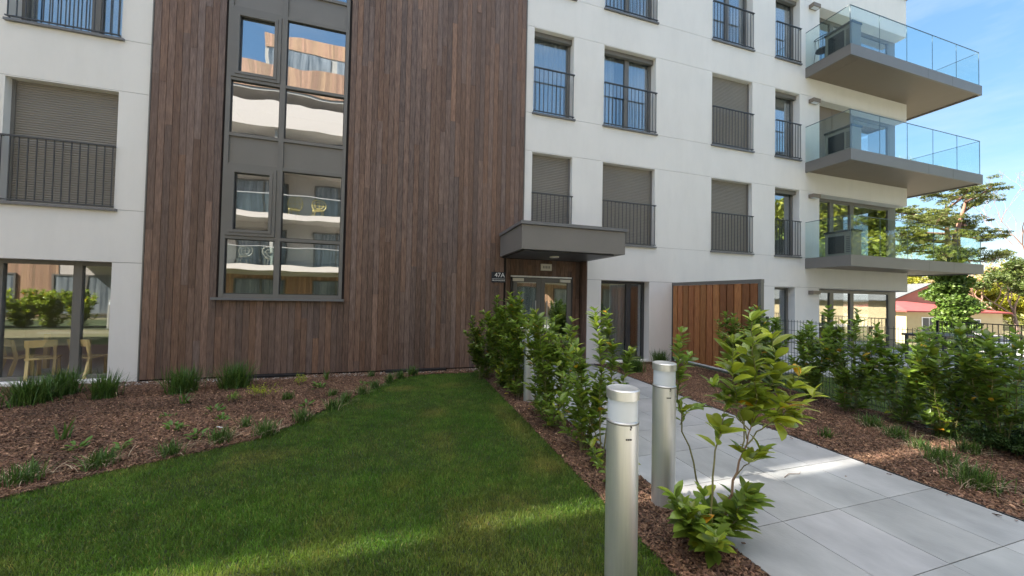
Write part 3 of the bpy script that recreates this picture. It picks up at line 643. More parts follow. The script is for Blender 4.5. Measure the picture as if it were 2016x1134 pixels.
# bollard lights
def bollard(loc, label):
    t = thing('bollard_light', label, 'bollard light', loc, 'round aluminium bollard lights along the path'); r = .087
    q = MB(); q.lathe((0, 0, 0), [(r, -.05), (r, .925), (r-.004, .93), (0, .93)], 40); q.build('post', M['alu'], t, True).modifiers.new('e', 'EDGE_SPLIT').split_angle = R(35)
    q = MB(); q.lathe((0, 0, 0), [(r-.006, .931), (r-.006, 1.045)], 40); q.build('lens', M['diffuser'], t, True)
    q = MB(); q.lathe((0, 0, 0), [(r-.02, 1.045), (r+.002, 1.046), (r+.003, 1.095), (r-.004, 1.10), (r-.012, 1.097), (0, 1.095)], 40); q.build('cap', M['alu'], t, True).modifiers.new('e', 'EDGE_SPLIT').split_angle = R(35)
    q = MB(); q.lathe((0, 0, 0), [(r+.0015, .915), (r+.0025, .918), (r+.0015, .921)], 40); q.build('seam', M['frame'], t, True)
    q = MB()
    for k, (a, z) in enumerate(((-.55, .905), (-.50, .895), (-.52, .91))):
        th = math.atan2(-loc[1], -loc[0])+a*-1; q.box(-.003, .003, -.003, .003, z, z+.008); q.V[-1] = q.V[-1]+np.array([(r+.001)*math.cos(th), (r+.001)*math.sin(th), 0])
    q.build('screw', M['frame_dark'], t)
    q = MB()
    th0 = math.atan2(-loc[1], -loc[0])
    for k, (a, wk) in enumerate(((.25, .008), (.34, .004), (.40, .005), (.47, .004), (.54, .007))):
        th = th0+a; ta = np.array([-math.sin(th), math.cos(th), 0]); ra = np.array([math.cos(th), math.sin(th), 0])
        q.obox(ra*r+np.array([0, 0, .84])-ta*wk/2, ta*wk, ra*.0015, (0, 0, .009))
    q.build('lettering', M['frame_dark'], t)
bollard((1.19, 1.745, 0), 'nearest aluminium bollard light, at the lawn edge in front')
bollard((1.985, 2.36, 0), 'second aluminium bollard light, just right of the nearest one')
bollard((1.875, 5.17, 0), 'farthest bollard light, half hidden by laurels in front of the entrance')
bollard((-11.2, -2.5, 0), 'bollard light seen only reflected in the left glass door')

# wooden screen
t = thing('timber_screen', 'orange brown timber privacy screen of vertical boards standing out from the white wall', 'screen', (6.76, 5.34, 0))
q = MB(); n = 13; p = 2.36/n; r_ = random.Random(4)
for i in range(n):
    k = r_.uniform(.55, 1.25); a = .03+i*p; q.box(-.03-r_.uniform(0, .003), 0, a+.014, a+p-.014, .1, 1.95, (k, k*r_.uniform(.9, 1.05), k))
q.build('board', M['screen'], t)
q = MB(); q.box(.001, .014, .03, 2.39, .1, 1.95); q.build('backing', M['wood_dark'], t)
q = MB(); q.box(-.035, .045, -.03, .03, 0, 2.0); q.build('post', M['frame'], t)
q = MB(); q.box(-.035, .03, 2.36, 2.40, .0, 1.96); q.build('post', M['frame_dark'], t)
q = MB(); q.box(-.045, .045, -.035, 2.40, 1.955, 2.03); q.build('top_rail', M['frame'], t)
# wire fence
t = thing('wire_fence', 'dark green wire mesh fence behind the laurel hedge on the right', 'fence', (6.76, 5.28, 0))
q = MB()
for i in range(105): y = -i*.0505-.02; q.box(-.0022, .0022, y-.0022, y+.0022, .06, 1.27)
for z in (.08, .28, .48, .68, .88, 1.08, 1.24): q.box(-.006, -.0025, -5.3, 0, z-.003, z+.003)
M['wire'] = mat('green_wire', (.03, .045, .05), .4)
q.build('mesh_panel', M['wire'], t)
for y in (-.05, -2.55, -5.05): q = MB(); q.box(.006, .046, y-.02, y+.02, 0, 1.3); q.build('post', M['wire'], t)
# far black railing
t = thing('metal_railing', 'black upright bar railing at the end of the garden beyond the hedge', 'railing', (17.75, 7.6, 0))
q = MB(); [q.box(-.008, .008, -i*.11-.008, -i*.11+.008, -.3, 1.0) for i in range(95)]; q.build('bars', M['plastic_black'], t)
q = MB(); q.box(-.02, .02, -10.5, 0, 1.0, 1.03); q.box(-.012, .012, -10.5, 0, .08, .1); q.build('rail', M['plastic_black'], t)
for y in (-.0, -2.6, -5.2, -7.8, -10.4): q = MB(); q.box(-.03, .03, y-.03, y+.03, -.3, 1.06); q.build('post', M['plastic_black'], t)

# ------------------------------------------------------------------ plants
LT = np.array([(0, 0, 0), (.2, -.36, .10), (.2, 0, 0), (.2, .36, .10), (.55, -.5, .13), (.55, 0, .02), (.55, .5, .13), (.83, -.3, .06), (.83, 0, -.01), (.83, .3, .06), (1, 0, -.06)])
LQ = np.array([(1, 4, 5, 2), (2, 5, 6, 3), (4, 7, 8, 5), (5, 8, 9, 6)]); LTR = np.array([(0, 1, 2), (0, 2, 3), (7, 10, 8), (8, 10, 9)])
def leaves(mb, O, Dr, L, Wd, c, droop=.25):
    O = np.asarray(O); n = len(O)
    if n == 0: return
    Dr = Dr/np.linalg.norm(Dr, axis=1)[:, None]; up = np.tile([0, 0, 1.], (n, 1))+rng.normal(0, .25, (n, 3))
    S_ = np.cross(up, Dr); S_ /= np.linalg.norm(S_, axis=1)[:, None]+1e-6; N_ = np.cross(Dr, S_)
    x = LT[:, 0][None]*L[:, None]; y = LT[:, 1][None]*Wd[:, None]; z = LT[:, 2][None]*Wd[:, None]*1.4 - droop*L[:, None]*(LT[:, 0]**2)[None]*rng.random(n)[:, None]
    V = O[:, None]+x[..., None]*Dr[:, None]+y[..., None]*S_[:, None]+z[..., None]*N_[:, None]
    b = (np.arange(n)*11)[:, None, None]
    mb.V.append(V.reshape(-1, 3)); mb.C.append(np.repeat(c, 11, 0)); mb.F[4].append((LQ[None]+b+mb.n).reshape(-1, 4)); mb.F[3].append((LTR[None]+b+mb.n).reshape(-1, 3)); mb.n += 11*n
def shrub_color(n, r, warm=.0, dark=0.):
    k = (.55+.75*r.random(n))*(1-dark); y = (r.random(n) < .12+warm)*r.random(n); old = (r.random(n) < .012)*1.0
    return np.stack([k*(.85+.75*y+.34*warm)+old*2.0, k*(1+.42*y+.18*warm)+old*.3, k*(.9-.2*y)], 1)
def laurel(loc, stems, label, name='cherry_laurel', group=None, dens=60, lsz=.105, warm=0., dark=0., seed=0, start=.06):
    """stems: list of polylines (local coords), each carries spirally set leaves, denser at the tip"""
    t = thing(name, label, 'shrub', loc, group); r = np.random.default_rng(seed+100); sm = MB(); lm = MB()
    for s in stems:
        P = np.array(s['p'], float); rad = s.get('r', .007); u = np.linspace(0, 1, len(P)); tt = np.linspace(0, 1, 12)
        Q = np.stack([np.interp(tt, u, P[:, k]) for k in range(3)], 1)
        Q[1:-1] = (Q[:-2]+2*Q[1:-1]+Q[2:])/4; Q[1:-1] += r.normal(0, .006, (10, 3)); ln = np.linalg.norm(np.diff(Q, axis=0), axis=1).sum()
        sm.tube(Q, np.linspace(rad, rad*.35, 12), 6, c=(1.1, 1, .9) if rad > .008 else (.9, 1.25, .7))
        n = max(4, int(ln*s.get('d', dens))); st = s.get('s', start)
        f = st+(1-st)*np.sort(r.random(n)**.85); f[-5:] = 1
        O = np.stack([np.interp(f, tt, Q[:, k]) for k in range(3)], 1)
        Tn = np.stack([np.interp(f, tt, np.gradient(Q[:, k])) for k in range(3)], 1); Tn /= np.linalg.norm(Tn, axis=1)[:, None]
        a = np.arange(n)*2.4+r.random()*6+r.normal(0, .3, n); H = np.stack([np.cos(a), np.sin(a), 0*a], 1)
        upw = .45+.55*f**2*r.random(n)+.35*(f > .97)
        Dv = H+Tn*upw[:, None]+np.array([0, 0, .12])+r.normal(0, .15, (n, 3))
        L = lsz*(.6+.6*r.random(n))*np.where(f > .97, .8, 1.); 
        leaves(lm, O, Dv, L, L*(.36+.1*r.random(n)), shrub_color(n, r, s.get('w', warm), dark))
    sm.build('stem', M['stem'], t, True); lm.build('leaves', M['leaf'], t, True); return t
def bushy(h, spread, n, seed, low=.0, side=2):
    r = random.Random(seed); out = []
    for i in range(n):
        a = r.random()*6.28; rr = spread*math.sqrt(r.random()); hh = h*(r.uniform(.62, 1.0)) if i else h; b = r.uniform(.02, .10)
        x, y = rr*math.cos(a), rr*math.sin(a)
        P = [(b*math.cos(a), b*math.sin(a), 0), (x*.55+r.uniform(-.03, .03), y*.55+r.uniform(-.03, .03), hh*.5), (x*.9, y*.9, hh*.82), (x*1.0+r.uniform(-.05, .05), y*1.0+r.uniform(-.05, .05), hh)]
        out.append({'p': P, 'r': .007})
        for k in range(side):
            f = r.uniform(.2, .8); bx, by, bz = x*f, y*f, hh*f; aa = a+r.uniform(-1.6, 1.6); l = r.uniform(.14, .28)
            out.append({'p': [(bx, by, bz), (bx+l*.6*math.cos(aa), by+l*.6*math.sin(aa), bz+l*.45), (bx+l*math.cos(aa), by+l*math.sin(aa), bz+l*1.0)], 'r': .004, 's': .15})
    for i in range(max(3, n//2)):
        a = r.random()*6.28; l = r.uniform(.12, spread*.9); out.append({'p': [(0, 0, 0), (l*.6*math.cos(a), l*.6*math.sin(a), .12), (l*math.cos(a), l*math.sin(a), r.uniform(.2, .45)*h*.8)], 'r': .004, 's': .15})
    return out
gm = 'cherry laurels between lawn and path'
mid = [((1.50, 6.75), 1.15, .26, 7, .25, 'small dark laurel against the wood wall, farthest of the row beside the lawn'),
       ((1.70, 6.05), 1.55, .34, 10, .1, 'tall dense laurel in front of the wood wall and house number'),
       ((1.80, 5.42), 1.62, .32, 9, .08, 'dense laurel left of the farthest bollard light'),
       ((1.84, 4.58), 1.30, .22, 6, 0, 'thin laurel in front of the entrance door'),
       ((1.80, 4.05), 1.38, .30, 8, 0, 'bright laurel before the entrance door right edge'),
       ((1.84, 3.42), 1.22, .26, 6, 0, 'low leaning laurel right of the bright one, over the path edge')]
for i, ((x, y), h, sp, n, dk, l) in enumerate(mid):
    laurel((x, y, 0), bushy(h, sp, int(n*1.15), 40+i, side=3), l, group=gm, seed=i, dark=dk, dens=62 if i < 3 else 50, lsz=.12, warm=.12)
# tall open stems of the laurel in front of the white wall between door and glazed door
laurel((1.86, 3.05, 0), [{'p': [(0, 0, 0), (-.03, 0, .5), (-.02, .02, 1.0), (-.1, .0, 1.47)], 'r': .008, 's': .3}, {'p': [(.02, .02, 0), (.1, .06, .5), (.16, .1, 1.0), (.10, .12, 1.45)], 'r': .008, 's': .35},
        {'p': [(.02, 0, 0), (.16, .05, .45), (.28, .05, .85), (.36, .08, 1.06)], 'r': .006, 's': .4}, {'p': [(0, 0, .2), (-.18, .05, .5), (-.22, .1, .75)], 'r': .006, 's': .3}, {'p': [(0, 0, 0), (-.12, -.05, .15), (-.2, -.1, .26)], 'r': .005, 's': .1}],
       'laurel with two tall open shoots in front of the white wall right of the entrance', group=gm, seed=31, dens=78, warm=.15)
laurel((1.78, 2.66, 0), [{'p': [(0, 0, 0), (.05, .0, .14), (.1, 0, .24)], 's': .1}, {'p': [(0, 0, 0), (-.08, .03, .1), (-.15, .05, .17)], 's': .1}, {'p': [(0, 0, 0), (.02, -.05, .22), (.04, -.05, .42)], 's': .2, 'd': 40}, {'p': [(0, 0, .1), (-.02, -.04, .45), (.05, -.03, .72)], 's': .5, 'd': 30}],
       'low laurel tuft between the two front bollards', group=gm, seed=33, warm=.05)
# laurel behind second bollard
laurel((2.14, 2.38, 0), [{'p': [(.1, -.2, 0), (.06, -.12, .30), (0, -.02, .62), (-.03, 0, .95), (.04, .02, 1.33)], 'r': .008, 's': .5, 'd': 52, 'w': .2}, {'p': [(0, -.02, .60), (.09, .0, .68), (.22, 0, .72)], 'r': .004, 's': .25, 'd': 60},
        {'p': [(-.03, 0, .95), (.06, .03, 1.05), (.13, .03, 1.12)], 'r': .004, 's': .2, 'd': 70}], 'slender laurel shoot rising right behind the second bollard light', group=gm, seed=35, lsz=.10)
# foreground laurel: bare lower stems and a heavy yellow-green head
F0 = (1.93, 1.83, 0)
def FP(*pts): return [(x-F0[0], y-F0[1], z) for x, y, z in pts]
hd = [{'p': FP((1.99, 1.85, .0), (2.08, 1.86, .32), (2.20, 1.87, .55), (2.30, 1.88, .74)), 'r': .011, 's': .9, 'd': 6},
      {'p': FP((1.94, 1.84, 0), (1.985, 1.9, .42), (2.06, 1.92, .68), (2.14, 1.93, .95)), 'r': .008, 's': .55, 'd': 22},
      {'p': FP((2.30, 1.88, .74), (2.34, 1.88, .95), (2.31, 1.87, 1.2), (2.29, 1.87, 1.46)), 'r': .006, 's': .12, 'd': 66},
      {'p': FP((2.26, 1.88, .66), (2.20, 1.9, .9), (2.15, 1.9, 1.1), (2.18, 1.92, 1.30)), 'r': .005, 's': .2, 'd': 64},
      {'p': FP((2.30, 1.88, .74), (2.43, 1.86, .95), (2.50, 1.86, 1.12), (2.46, 1.86, 1.34)), 'r': .005, 's': .2, 'd': 60, 'w': .7},
      {'p': FP((2.24, 1.87, .62), (2.40, 1.85, .76), (2.58, 1.83, .84), (2.78, 1.81, .93)), 'r': .005, 's': .3, 'd': 44, 'w': .9},
      {'p': FP((2.30, 1.88, .74), (2.42, 1.80, .84), (2.50, 1.76, .98), (2.56, 1.75, 1.1)), 'r': .005, 's': .15, 'd': 60, 'w': .9},
      {'p': FP((2.28, 1.88, .72), (2.18, 1.95, .86), (2.08, 1.98, 1.0)), 'r': .005, 's': .1, 'd': 56},
      {'p': FP((2.40, 1.85, .78), (2.50, 1.82, .76), (2.60, 1.8, .80)), 'r': .004, 's': .2, 'd': 60, 'w': .9},
      {'p': FP((2.14, 1.86, .43), (2.24, 1.85, .52), (2.33, 1.84, .58)), 'r': .004, 's': .35, 'd': 75},
      {'p': FP((2.2, 1.87, .6), (2.36, 1.95, .9), (2.38, 1.98, 1.2)), 'r': .005, 's': .3, 'd': 56}]
r_ = random.Random(11)
for i in range(11):
    a = r_.random()*6.28; l = r_.uniform(.1, .26); hd.append({'p': [(0, 0, 0), (l*.6*math.cos(a), l*.6*math.sin(a), r_.uniform(.08, .2)), (l*math.cos(a), l*math.sin(a), r_.uniform(.14, .42))], 'r': .005, 's': .2, 'd': 75, 'w': .15})
laurel(F0, hd, 'large foreground laurel with bare red stems, yellow green leaves and one branch reaching right', group=gm, seed=50, lsz=.15, warm=.5)
# right hedge
gr = 'cherry laurels along the wire fence'
rl = [((6.30, 5.35), 1.42, 'laurel just right of the wooden screen, farthest of the right hedge'), ((6.28, 4.75), 1.46, 'tall laurel in front of the narrow ground floor window'), ((6.32, 4.15), 1.22, 'lower laurel of the right hedge below the box lamp'), ((6.30, 3.62), 1.50, 'tall laurel in front of the corner glazing left part'),
      ((6.34, 3.10), 1.26, 'laurel of the right hedge under the balcony front corner'), ((6.30, 2.62), 1.30, 'laurel of the right hedge in front of the pale patio'), ((6.36, 2.22), 1.34, 'laurel of the right hedge below the ivy covered trunk'), ((6.46, 1.86), 1.36, 'laurel of the right hedge below the red roofs'), ((6.5, 1.5), 1.45, 'laurel at the right edge of the picture, last of the hedge')]
for i, ((x, y), h, l) in enumerate(rl):
    laurel((x, y, 0), bushy(h, .34, 9, 70+i, side=3), l, group=gr, seed=60+i, dark=0, lsz=.12, dens=54)
    
def tuft(loc, label, kind='sedge', n=90, h=.22, spread=.05, seed=0, dry=20, group=None):
    nm, cat = {'sedge': ('ornamental_grass', 'grass tuft'), 'perennial': ('perennial_plant', 'plant'), 'bulb': ('bulb_plant', 'plant')}[kind]
    t = thing(nm, label, cat, loc, group); r = np.random.default_rng(seed+500); mb = MB(); db = MB()
    def blade(m_, a, l, out, w_, c, o):
        d = np.array([math.cos(a), math.sin(a), 0]); s = np.array([-d[1], d[0], 0])*w_; P = [o+d*l*out*f**1.3+np.array([0, 0, 1])*l*(f-.42*out*f*f) for f in (0, .35, .7, 1)]
        m_.add([P[0]-s, P[0]+s, P[1]-s*.9, P[1]+s*.9, P[2]-s*.7, P[2]+s*.7], [[0, 1, 3, 2], [2, 3, 5, 4]], c); m_.add([P[2]-s*.7, P[2]+s*.7, P[3]], [[0, 1, 2]], c)
    if kind == 'perennial':
        m_ = max(14, n//2); a = r.random(m_)*6.28; rr = spread*1.3*np.sqrt(r.random(m_)); O = np.stack([rr*np.cos(a), rr*np.sin(a), r.random(m_)*h*.6], 1)
        Dv = np.stack([np.cos(a), np.sin(a), .3+r.random(m_)], 1); L = h*(.35+.3*r.random(m_)); k = .7+.6*r.random(m_); leaves(mb, O, Dv, L, L*.45, np.stack([k*1.25, k*1.3, k*.9], 1)); mb.build('leaves', M['tuft'], t, True); return t
    big = h > .33; h *= 1.22 if big else 1.0; spread *= .85 if big else .72; n = int(n*(1.7 if big else 1.15)); dry = int(dry*.45)
    for i in range(n):
        a = r.random()*6.28; o = np.array([r.normal(0, spread), r.normal(0, spread), -.01]); k = .55+.85*r.random(); y = r.random()*.5
        blade(mb, a, h*(.55+.6*r.random()), r.uniform(.1, .75), ((.0055 if big else .0042) if kind == 'sedge' else .013)*(.7+.5*r.random()), (k*(.9+y*.7), k*(1+.15*y), k*.9), o)
    mb.build('leaves', M['tuft'], t)
    if dry:
        for i in range(dry):
            a = r.random()*6.28; o = np.array([r.normal(0, spread*1.2), r.normal(0, spread*1.2), 0]); k = .6+.6*r.random(); blade(db, a, h*(.5+.5*r.random()), r.uniform(1.0, 1.6), .0025, (k, k, k), o)
        db.build('dry_leaves', M['straw'], t)
    return t
gt = 'plants in the bark bed by the wood wall'
TL = [(-4.82, 6.62, 'sedge', 260, .36, .11, 20, 'large dark grass clump at the far left below the glass door'), (-4.78, 7.02, 'sedge', 220, .38, .09, 10, 'dark grass clump touching the large one, nearer the glass door'), (-4.10, 6.72, 'sedge', 170, .36, .07, 20, 'upright dark grass clump in front of the white pillar'),
      (-3.22, 6.80, 'sedge', 260, .38, .09, 25, 'dark grass clump at the left end of the wood wall'), (-2.60, 6.98, 'sedge', 260, .40, .10, 25, 'dark grass clump under the left end of the stair window'), (-1.28, 7.22, 'bulb', 8, .24, .02, 4, 'small broad leaved plant at the wood wall below the stair window'),
      (-2.93, 3.98, 'sedge', 130, .20, .08, 90, 'grass tuft at the left picture edge by the lawn'), (-3.36, 4.95, 'bulb', 9, .30, .03, 8, 'broad leaved bulb plant on the left of the bark bed'), (-2.56, 4.18, 'sedge', 150, .19, .07, 110, 'grass tuft with much straw at the lawn edge, second from the left edge'),
      (-3.02, 4.62, 'perennial', 40, .12, .06, 0, 'low light green plant below the broad leaved bulb plant'), (-2.62, 4.52, 'perennial', 36, .10, .045, 0, 'tiny light green plant just above the straw covered tuft'), (-2.11, 4.30, 'sedge', 110, .17, .055, 70, 'grass tuft third along the lawn edge'),
      (-2.42, 4.98, 'perennial', 44, .13, .06, 0, 'light green plant in the middle of the bark bed'), (-2.75, 5.5, 'perennial', 30, .08, .05, 0, 'very low light green plant in mid bed, behind the middle one'), (-2.06, 4.66, 'perennial', 40, .12, .045, 0, 'small green plant between the third and fourth edge tufts'),
      (-1.80, 4.52, 'sedge', 140, .20, .055, 90, 'grass tuft fourth along the lawn edge'), (-2.32, 5.64, 'perennial', 44, .13, .06, 0, 'round leaved light green plant under the yellow shrub'), (-2.08, 5.22, 'perennial', 34, .12, .045, 0, 'small yellowish plant in front of the round leaved one'),
      (-2.88, 6.12, 'bulb', 10, .22, .03, 6, 'pale strap leaved plant in front of the left dark clump'), (-1.72, 4.92, 'sedge', 60, .17, .04, 10, 'blue green loose tuft left of the fifth edge tuft'), (-1.42, 4.63, 'sedge', 150, .20, .06, 90, 'grass tuft fifth along the lawn edge'),
      (-1.14, 5.0, 'sedge', 120, .20, .05, 40, 'grass tuft sixth along the lawn edge'), (-1.60, 6.08, 'sedge', 90, .15, .05, 6, 'short bright tuft right of the yellow shrub'), (-1.24, 5.62, 'perennial', 36, .12, .05, 0, 'small light plant above the sixth edge tuft'),
      (-1.28, 6.6, 'perennial', 44, .14, .05, 0, 'small bright plant near the wall below the stair window right end'), (-.88, 5.42, 'sedge', 120, .19, .05, 50, 'grass tuft seventh along the lawn edge'), (-.76, 5.75, 'sedge', 110, .18, .05, 40, 'grass tuft eighth along the lawn edge'),
      (-1.0, 6.1, 'sedge', 80, .15, .04, 8, 'short bright tuft behind the eighth edge tuft'), (-.58, 6.12, 'sedge', 110, .19, .05, 40, 'grass tuft ninth along the lawn edge'), (-.42, 6.5, 'sedge', 100, .18, .05, 40, 'grass tuft tenth along the lawn edge'), (-.2, 6.86, 'sedge', 110, .19, .05, 30, 'grass tuft near the tip of the bark bed'),
      (-.02, 7.14, 'sedge', 110, .20, .05, 30, 'grass tuft beside the right vent cover'), (.22, 7.36, 'sedge', 120, .22, .06, 20, 'last grass tuft at the tip of the bark bed'), (-.55, 7.36, 'sedge', 60, .16, .04, 10, 'small tuft against the wood wall left of the right vent cover'), (-.62, 6.75, 'perennial', 30, .10, .04, 0, 'tiny plant in the right end of the bark bed')]
for i, (x, y, k, n, h, s, dry, l) in enumerate(TL): tuft((x, y, 0), l, k, n, h, s, i, dry, gt)
gt2 = 'grass tufts right of the path'
TR = [(4.85, 6.7, 220, .34, .09, 10, 'dark grass clump beside the glazed door right of the entrance'), (6.0, 7.3, 200, .34, .08, 10, 'dark grass clump at the white wall left of the wooden screen'), (4.82, 3.0, 60, .15, .035, 10, 'small lone tuft by the path edge'), (5.55, 4.3, 80, .2, .06, 20, 'thin tuft right behind the foreground laurel'),
      (5.86, 3.12, 140, .20, .07, 110, 'straw ringed tuft at the hedge foot, farthest of its row'), (5.66, 2.76, 150, .20, .07, 120, 'straw ringed tuft second along its row'), (5.48, 2.48, 90, .16, .05, 90, 'small straw ringed tuft third along its row'), (6.25, 2.62, 120, .2, .07, 80, 'tuft under the hedge above the orange mulch'), (5.9, 2.30, 120, .2, .06, 120, 'pale tuft left of the dark low conifer'),
      (5.24, 2.22, 170, .22, .08, 140, 'dark straw ringed tuft right of the path sun patch'), (4.86, 1.86, 220, .24, .09, 140, 'nearest dark grass tuft at the right picture edge by the path')]
for i, (x, y, n, h, s, dry, l) in enumerate(TR): tuft((x, y, 0), l, 'sedge', n, h, s, 80+i, dry, gt2)
# yellow spirea
def twiggy(loc, label, h, spread, n, colr, seed, name='spirea_shrub', lf=.022, mt='tuft', per=26):
    t = thing(name, label, 'shrub', loc); r = np.random.default_rng(seed); sm = MB(); lm = MB()
    for i in range(n):
        a = r.random()*6.28; rr = spread*r.random()**.5; hh = h*(.5+.5*r.random()); P = np.array([(0, 0, 0), (rr*.5*math.cos(a), rr*.5*math.sin(a), hh*.6), (rr*math.cos(a), rr*math.sin(a), hh)]); sm.tube(P, [.0025, .002, .0012], 4)
        f = .45+.55*r.random(per); O = np.stack([np.interp(f, [0, .5, 1], P[:, k]) for k in range(3)], 1)+r.normal(0, .014, (per, 3)); k = .7+.6*r.random(per); leaves(lm, O, r.normal(0, 1, (per, 3))+[0, 0, .5], lf*(.6+.8*r.random(per)), lf*.5*np.ones(per), k[:, None]*np.array(colr)[None])
    sm.build('stem', M['stem'], t); lm.build('leaves', M[mt], t); return t
twiggy((-1.95, 6.2, 0), 'bright yellow small leaved shrub in the bark bed', .22, .22, 16, (4.2, 2.6, .5), 1)
twiggy((-1.62, 6.95, 0), 'smaller yellow shrub behind the bright one, nearer the wood wall', .20, .12, 8, (4.0, 2.6, .6), 2)
twiggy((-2.3, 6.05, 0), 'sparse brownish green shrub left of the bright yellow one', .16, .14, 8, (1.8, 1.6, .7), 3)
twiggy((6.35, 2.12, 0), 'dark low spreading conifer at the right picture edge', .24, .42, 90, (.62, .85, .7), 4, 'low_conifer', .03, 'foliage', 110)
twiggy((6.75, 1.9, 0), 'second dark low conifer cut by the right picture edge', .26, .42, 90, (.62, .85, .7), 5, 'low_conifer', .03, 'foliage', 110)
# fallen leaves on mulch and slabs
for i, (x, y, z, a, cc, l) in enumerate(((1.72, 4.75, .02, 1, (3.0, 1.2, .8), 'yellow fallen leaf on the mulch strip by the laurels'), (1.83, 2.95, .02, 2, (1.2, 1.2, 1.2), 'green fallen leaf on the mulch left of the nearest bollard'), (1.68, 5.6, .02, 3, (3.2, 2.0, 1.5), 'tan fallen leaf farthest up the mulch strip'), (3.9, 2.27, .014, 0, (.8, .3, .4), 'tiny dark leaf lying on the path slabs'))):
    mb = MB(); L = .075 if i != 3 else .03; leaves(mb, np.array([[0, 0, 0.]]), np.array([[math.cos(a), math.sin(a), .05]]), np.array([L]), np.array([L*.4]), np.array([cc]), .1)
    o = mb.build('fallen_leaf', M['leaf']); o.location = (x, y, z); tag(o, l, 'leaf', 'fallen leaves')
q = MB(); q.tube([(-.12, -.02, .016), (-.02, .012, .02), (.08, -.01, .017), (.14, .02, .016)], [.003, .003, .002, .001], 5); o = q.build('twig', M['stem']); o.location = (3.45, 2.42, 0); tag(o, 'thin bent twig lying in the sun patch on the slabs', 'twig')
q = MB(); q.tube([(-.04, .03, .02), (.04, -.03, .025)], [.006, .006], 5); o = q.build('plant_tag', M['white']); o.location = (-1.98, 4.95, 0); tag(o, 'short white stick lying in the bark bed between edge tufts', 'stick')

# ------------------------------------------------------------------ background on the right
def cloud(mb, centers, rad, n, size, cfun, r, flat=1.0, leafy=.5):
    Cn = np.array(centers); i = r.integers(0, len(Cn), n); v = r.normal(0, 1, (n, 3)); v /= np.linalg.norm(v, axis=1)[:, None]; v *= (r.random(n)**.45)[:, None]; v[:, 2] *= flat
    O = Cn[i]+v*np.array(rad)[i][:, None]; k = cfun(n, r, v)
    a = r.normal(0, 1, (n, 3)); a /= np.linalg.norm(a, axis=1)[:, None]; b = np.cross(a, r.normal(0, 1, (n, 3))); b /= np.linalg.norm(b, axis=1)[:, None]+1e-6
    s = size*(.5+r.random(n)); A_ = a*s[:, None]; B_ = b*(s*leafy)[:, None]
    V = np.stack([O-A_, O+B_*.9, O+A_, O-B_*.9], 1); q = (np.arange(n)*4)[:, None]+np.arange(4)[None]+mb.n
    mb.V.append(V.reshape(-1, 3)); mb.C.append(np.repeat(k, 4, 0)); mb.F[4].append(q); mb.n += 4*n
def cf(base, v=.45):
    def f(n, r, vv): k = 1-v+2*v*r.random(n); h = r.random(n)*.3; return np.stack([k*base[0]*(1+h), k*base[1], k*base[2]], 1)
    return f
def limbs(mb, p, d, ln, rad, depth, r, ends, spread=.6, upb=.1, c=None, minr=.01, nb=3, segs=4):
    P = [np.array(p, float)]; d = np.array(d, float); d /= np.linalg.norm(d)
    for s in range(segs):
        d = d+r.normal(0, .13, 3)+np.array([0, 0, upb*.3]); d /= np.linalg.norm(d); P.append(P[-1]+d*ln/segs)
    mb.tube(P, np.linspace(rad, rad*.6, len(P)), 5 if rad < .08 else 8, c, cap=False)
    if depth == 0: ends.append(P[-1]); ends.append(P[len(P)//2]); return
    for k in range(nb):
        q = P[-1] if k == 0 else P[int(r.integers(1+segs//3, segs+1))]; dd = d+r.normal(0, spread, 3)+np.array([0, 0, upb])
        limbs(mb, q, dd, ln*r.uniform(.6, .85), max(rad*.55, minr), depth-1, r, ends, spread, upb, c, minr, nb, segs)
def tree(loc, label, h, seed, kind='leafy', colr=(1, 1, 1), name='tree', nleaf=9000, size=.12, trunk=.16, rad=.8, bark=(1, 1, 1), depth=3, group=None, nb=3, spread=.6):
    t = thing(name, label, 'tree', loc, group); r = np.random.default_rng(seed); tm = MB(); ends = []
    limbs(tm, (0, 0, -.3), (0, 0, 1), h*.38, trunk, depth, r, ends, spread, .22, bark, .012 if kind != 'bare' else .010, nb)
    tm.build('trunk', M['trunk'], t, True)
    if nleaf:
        lm = MB(); E = ends[::2]; cloud(lm, E, [rad*r.uniform(.6, 1.2) for _ in E], nleaf, size, cf(colr), r, .75); lm.build('crown', M['foliage'], t)
    return t
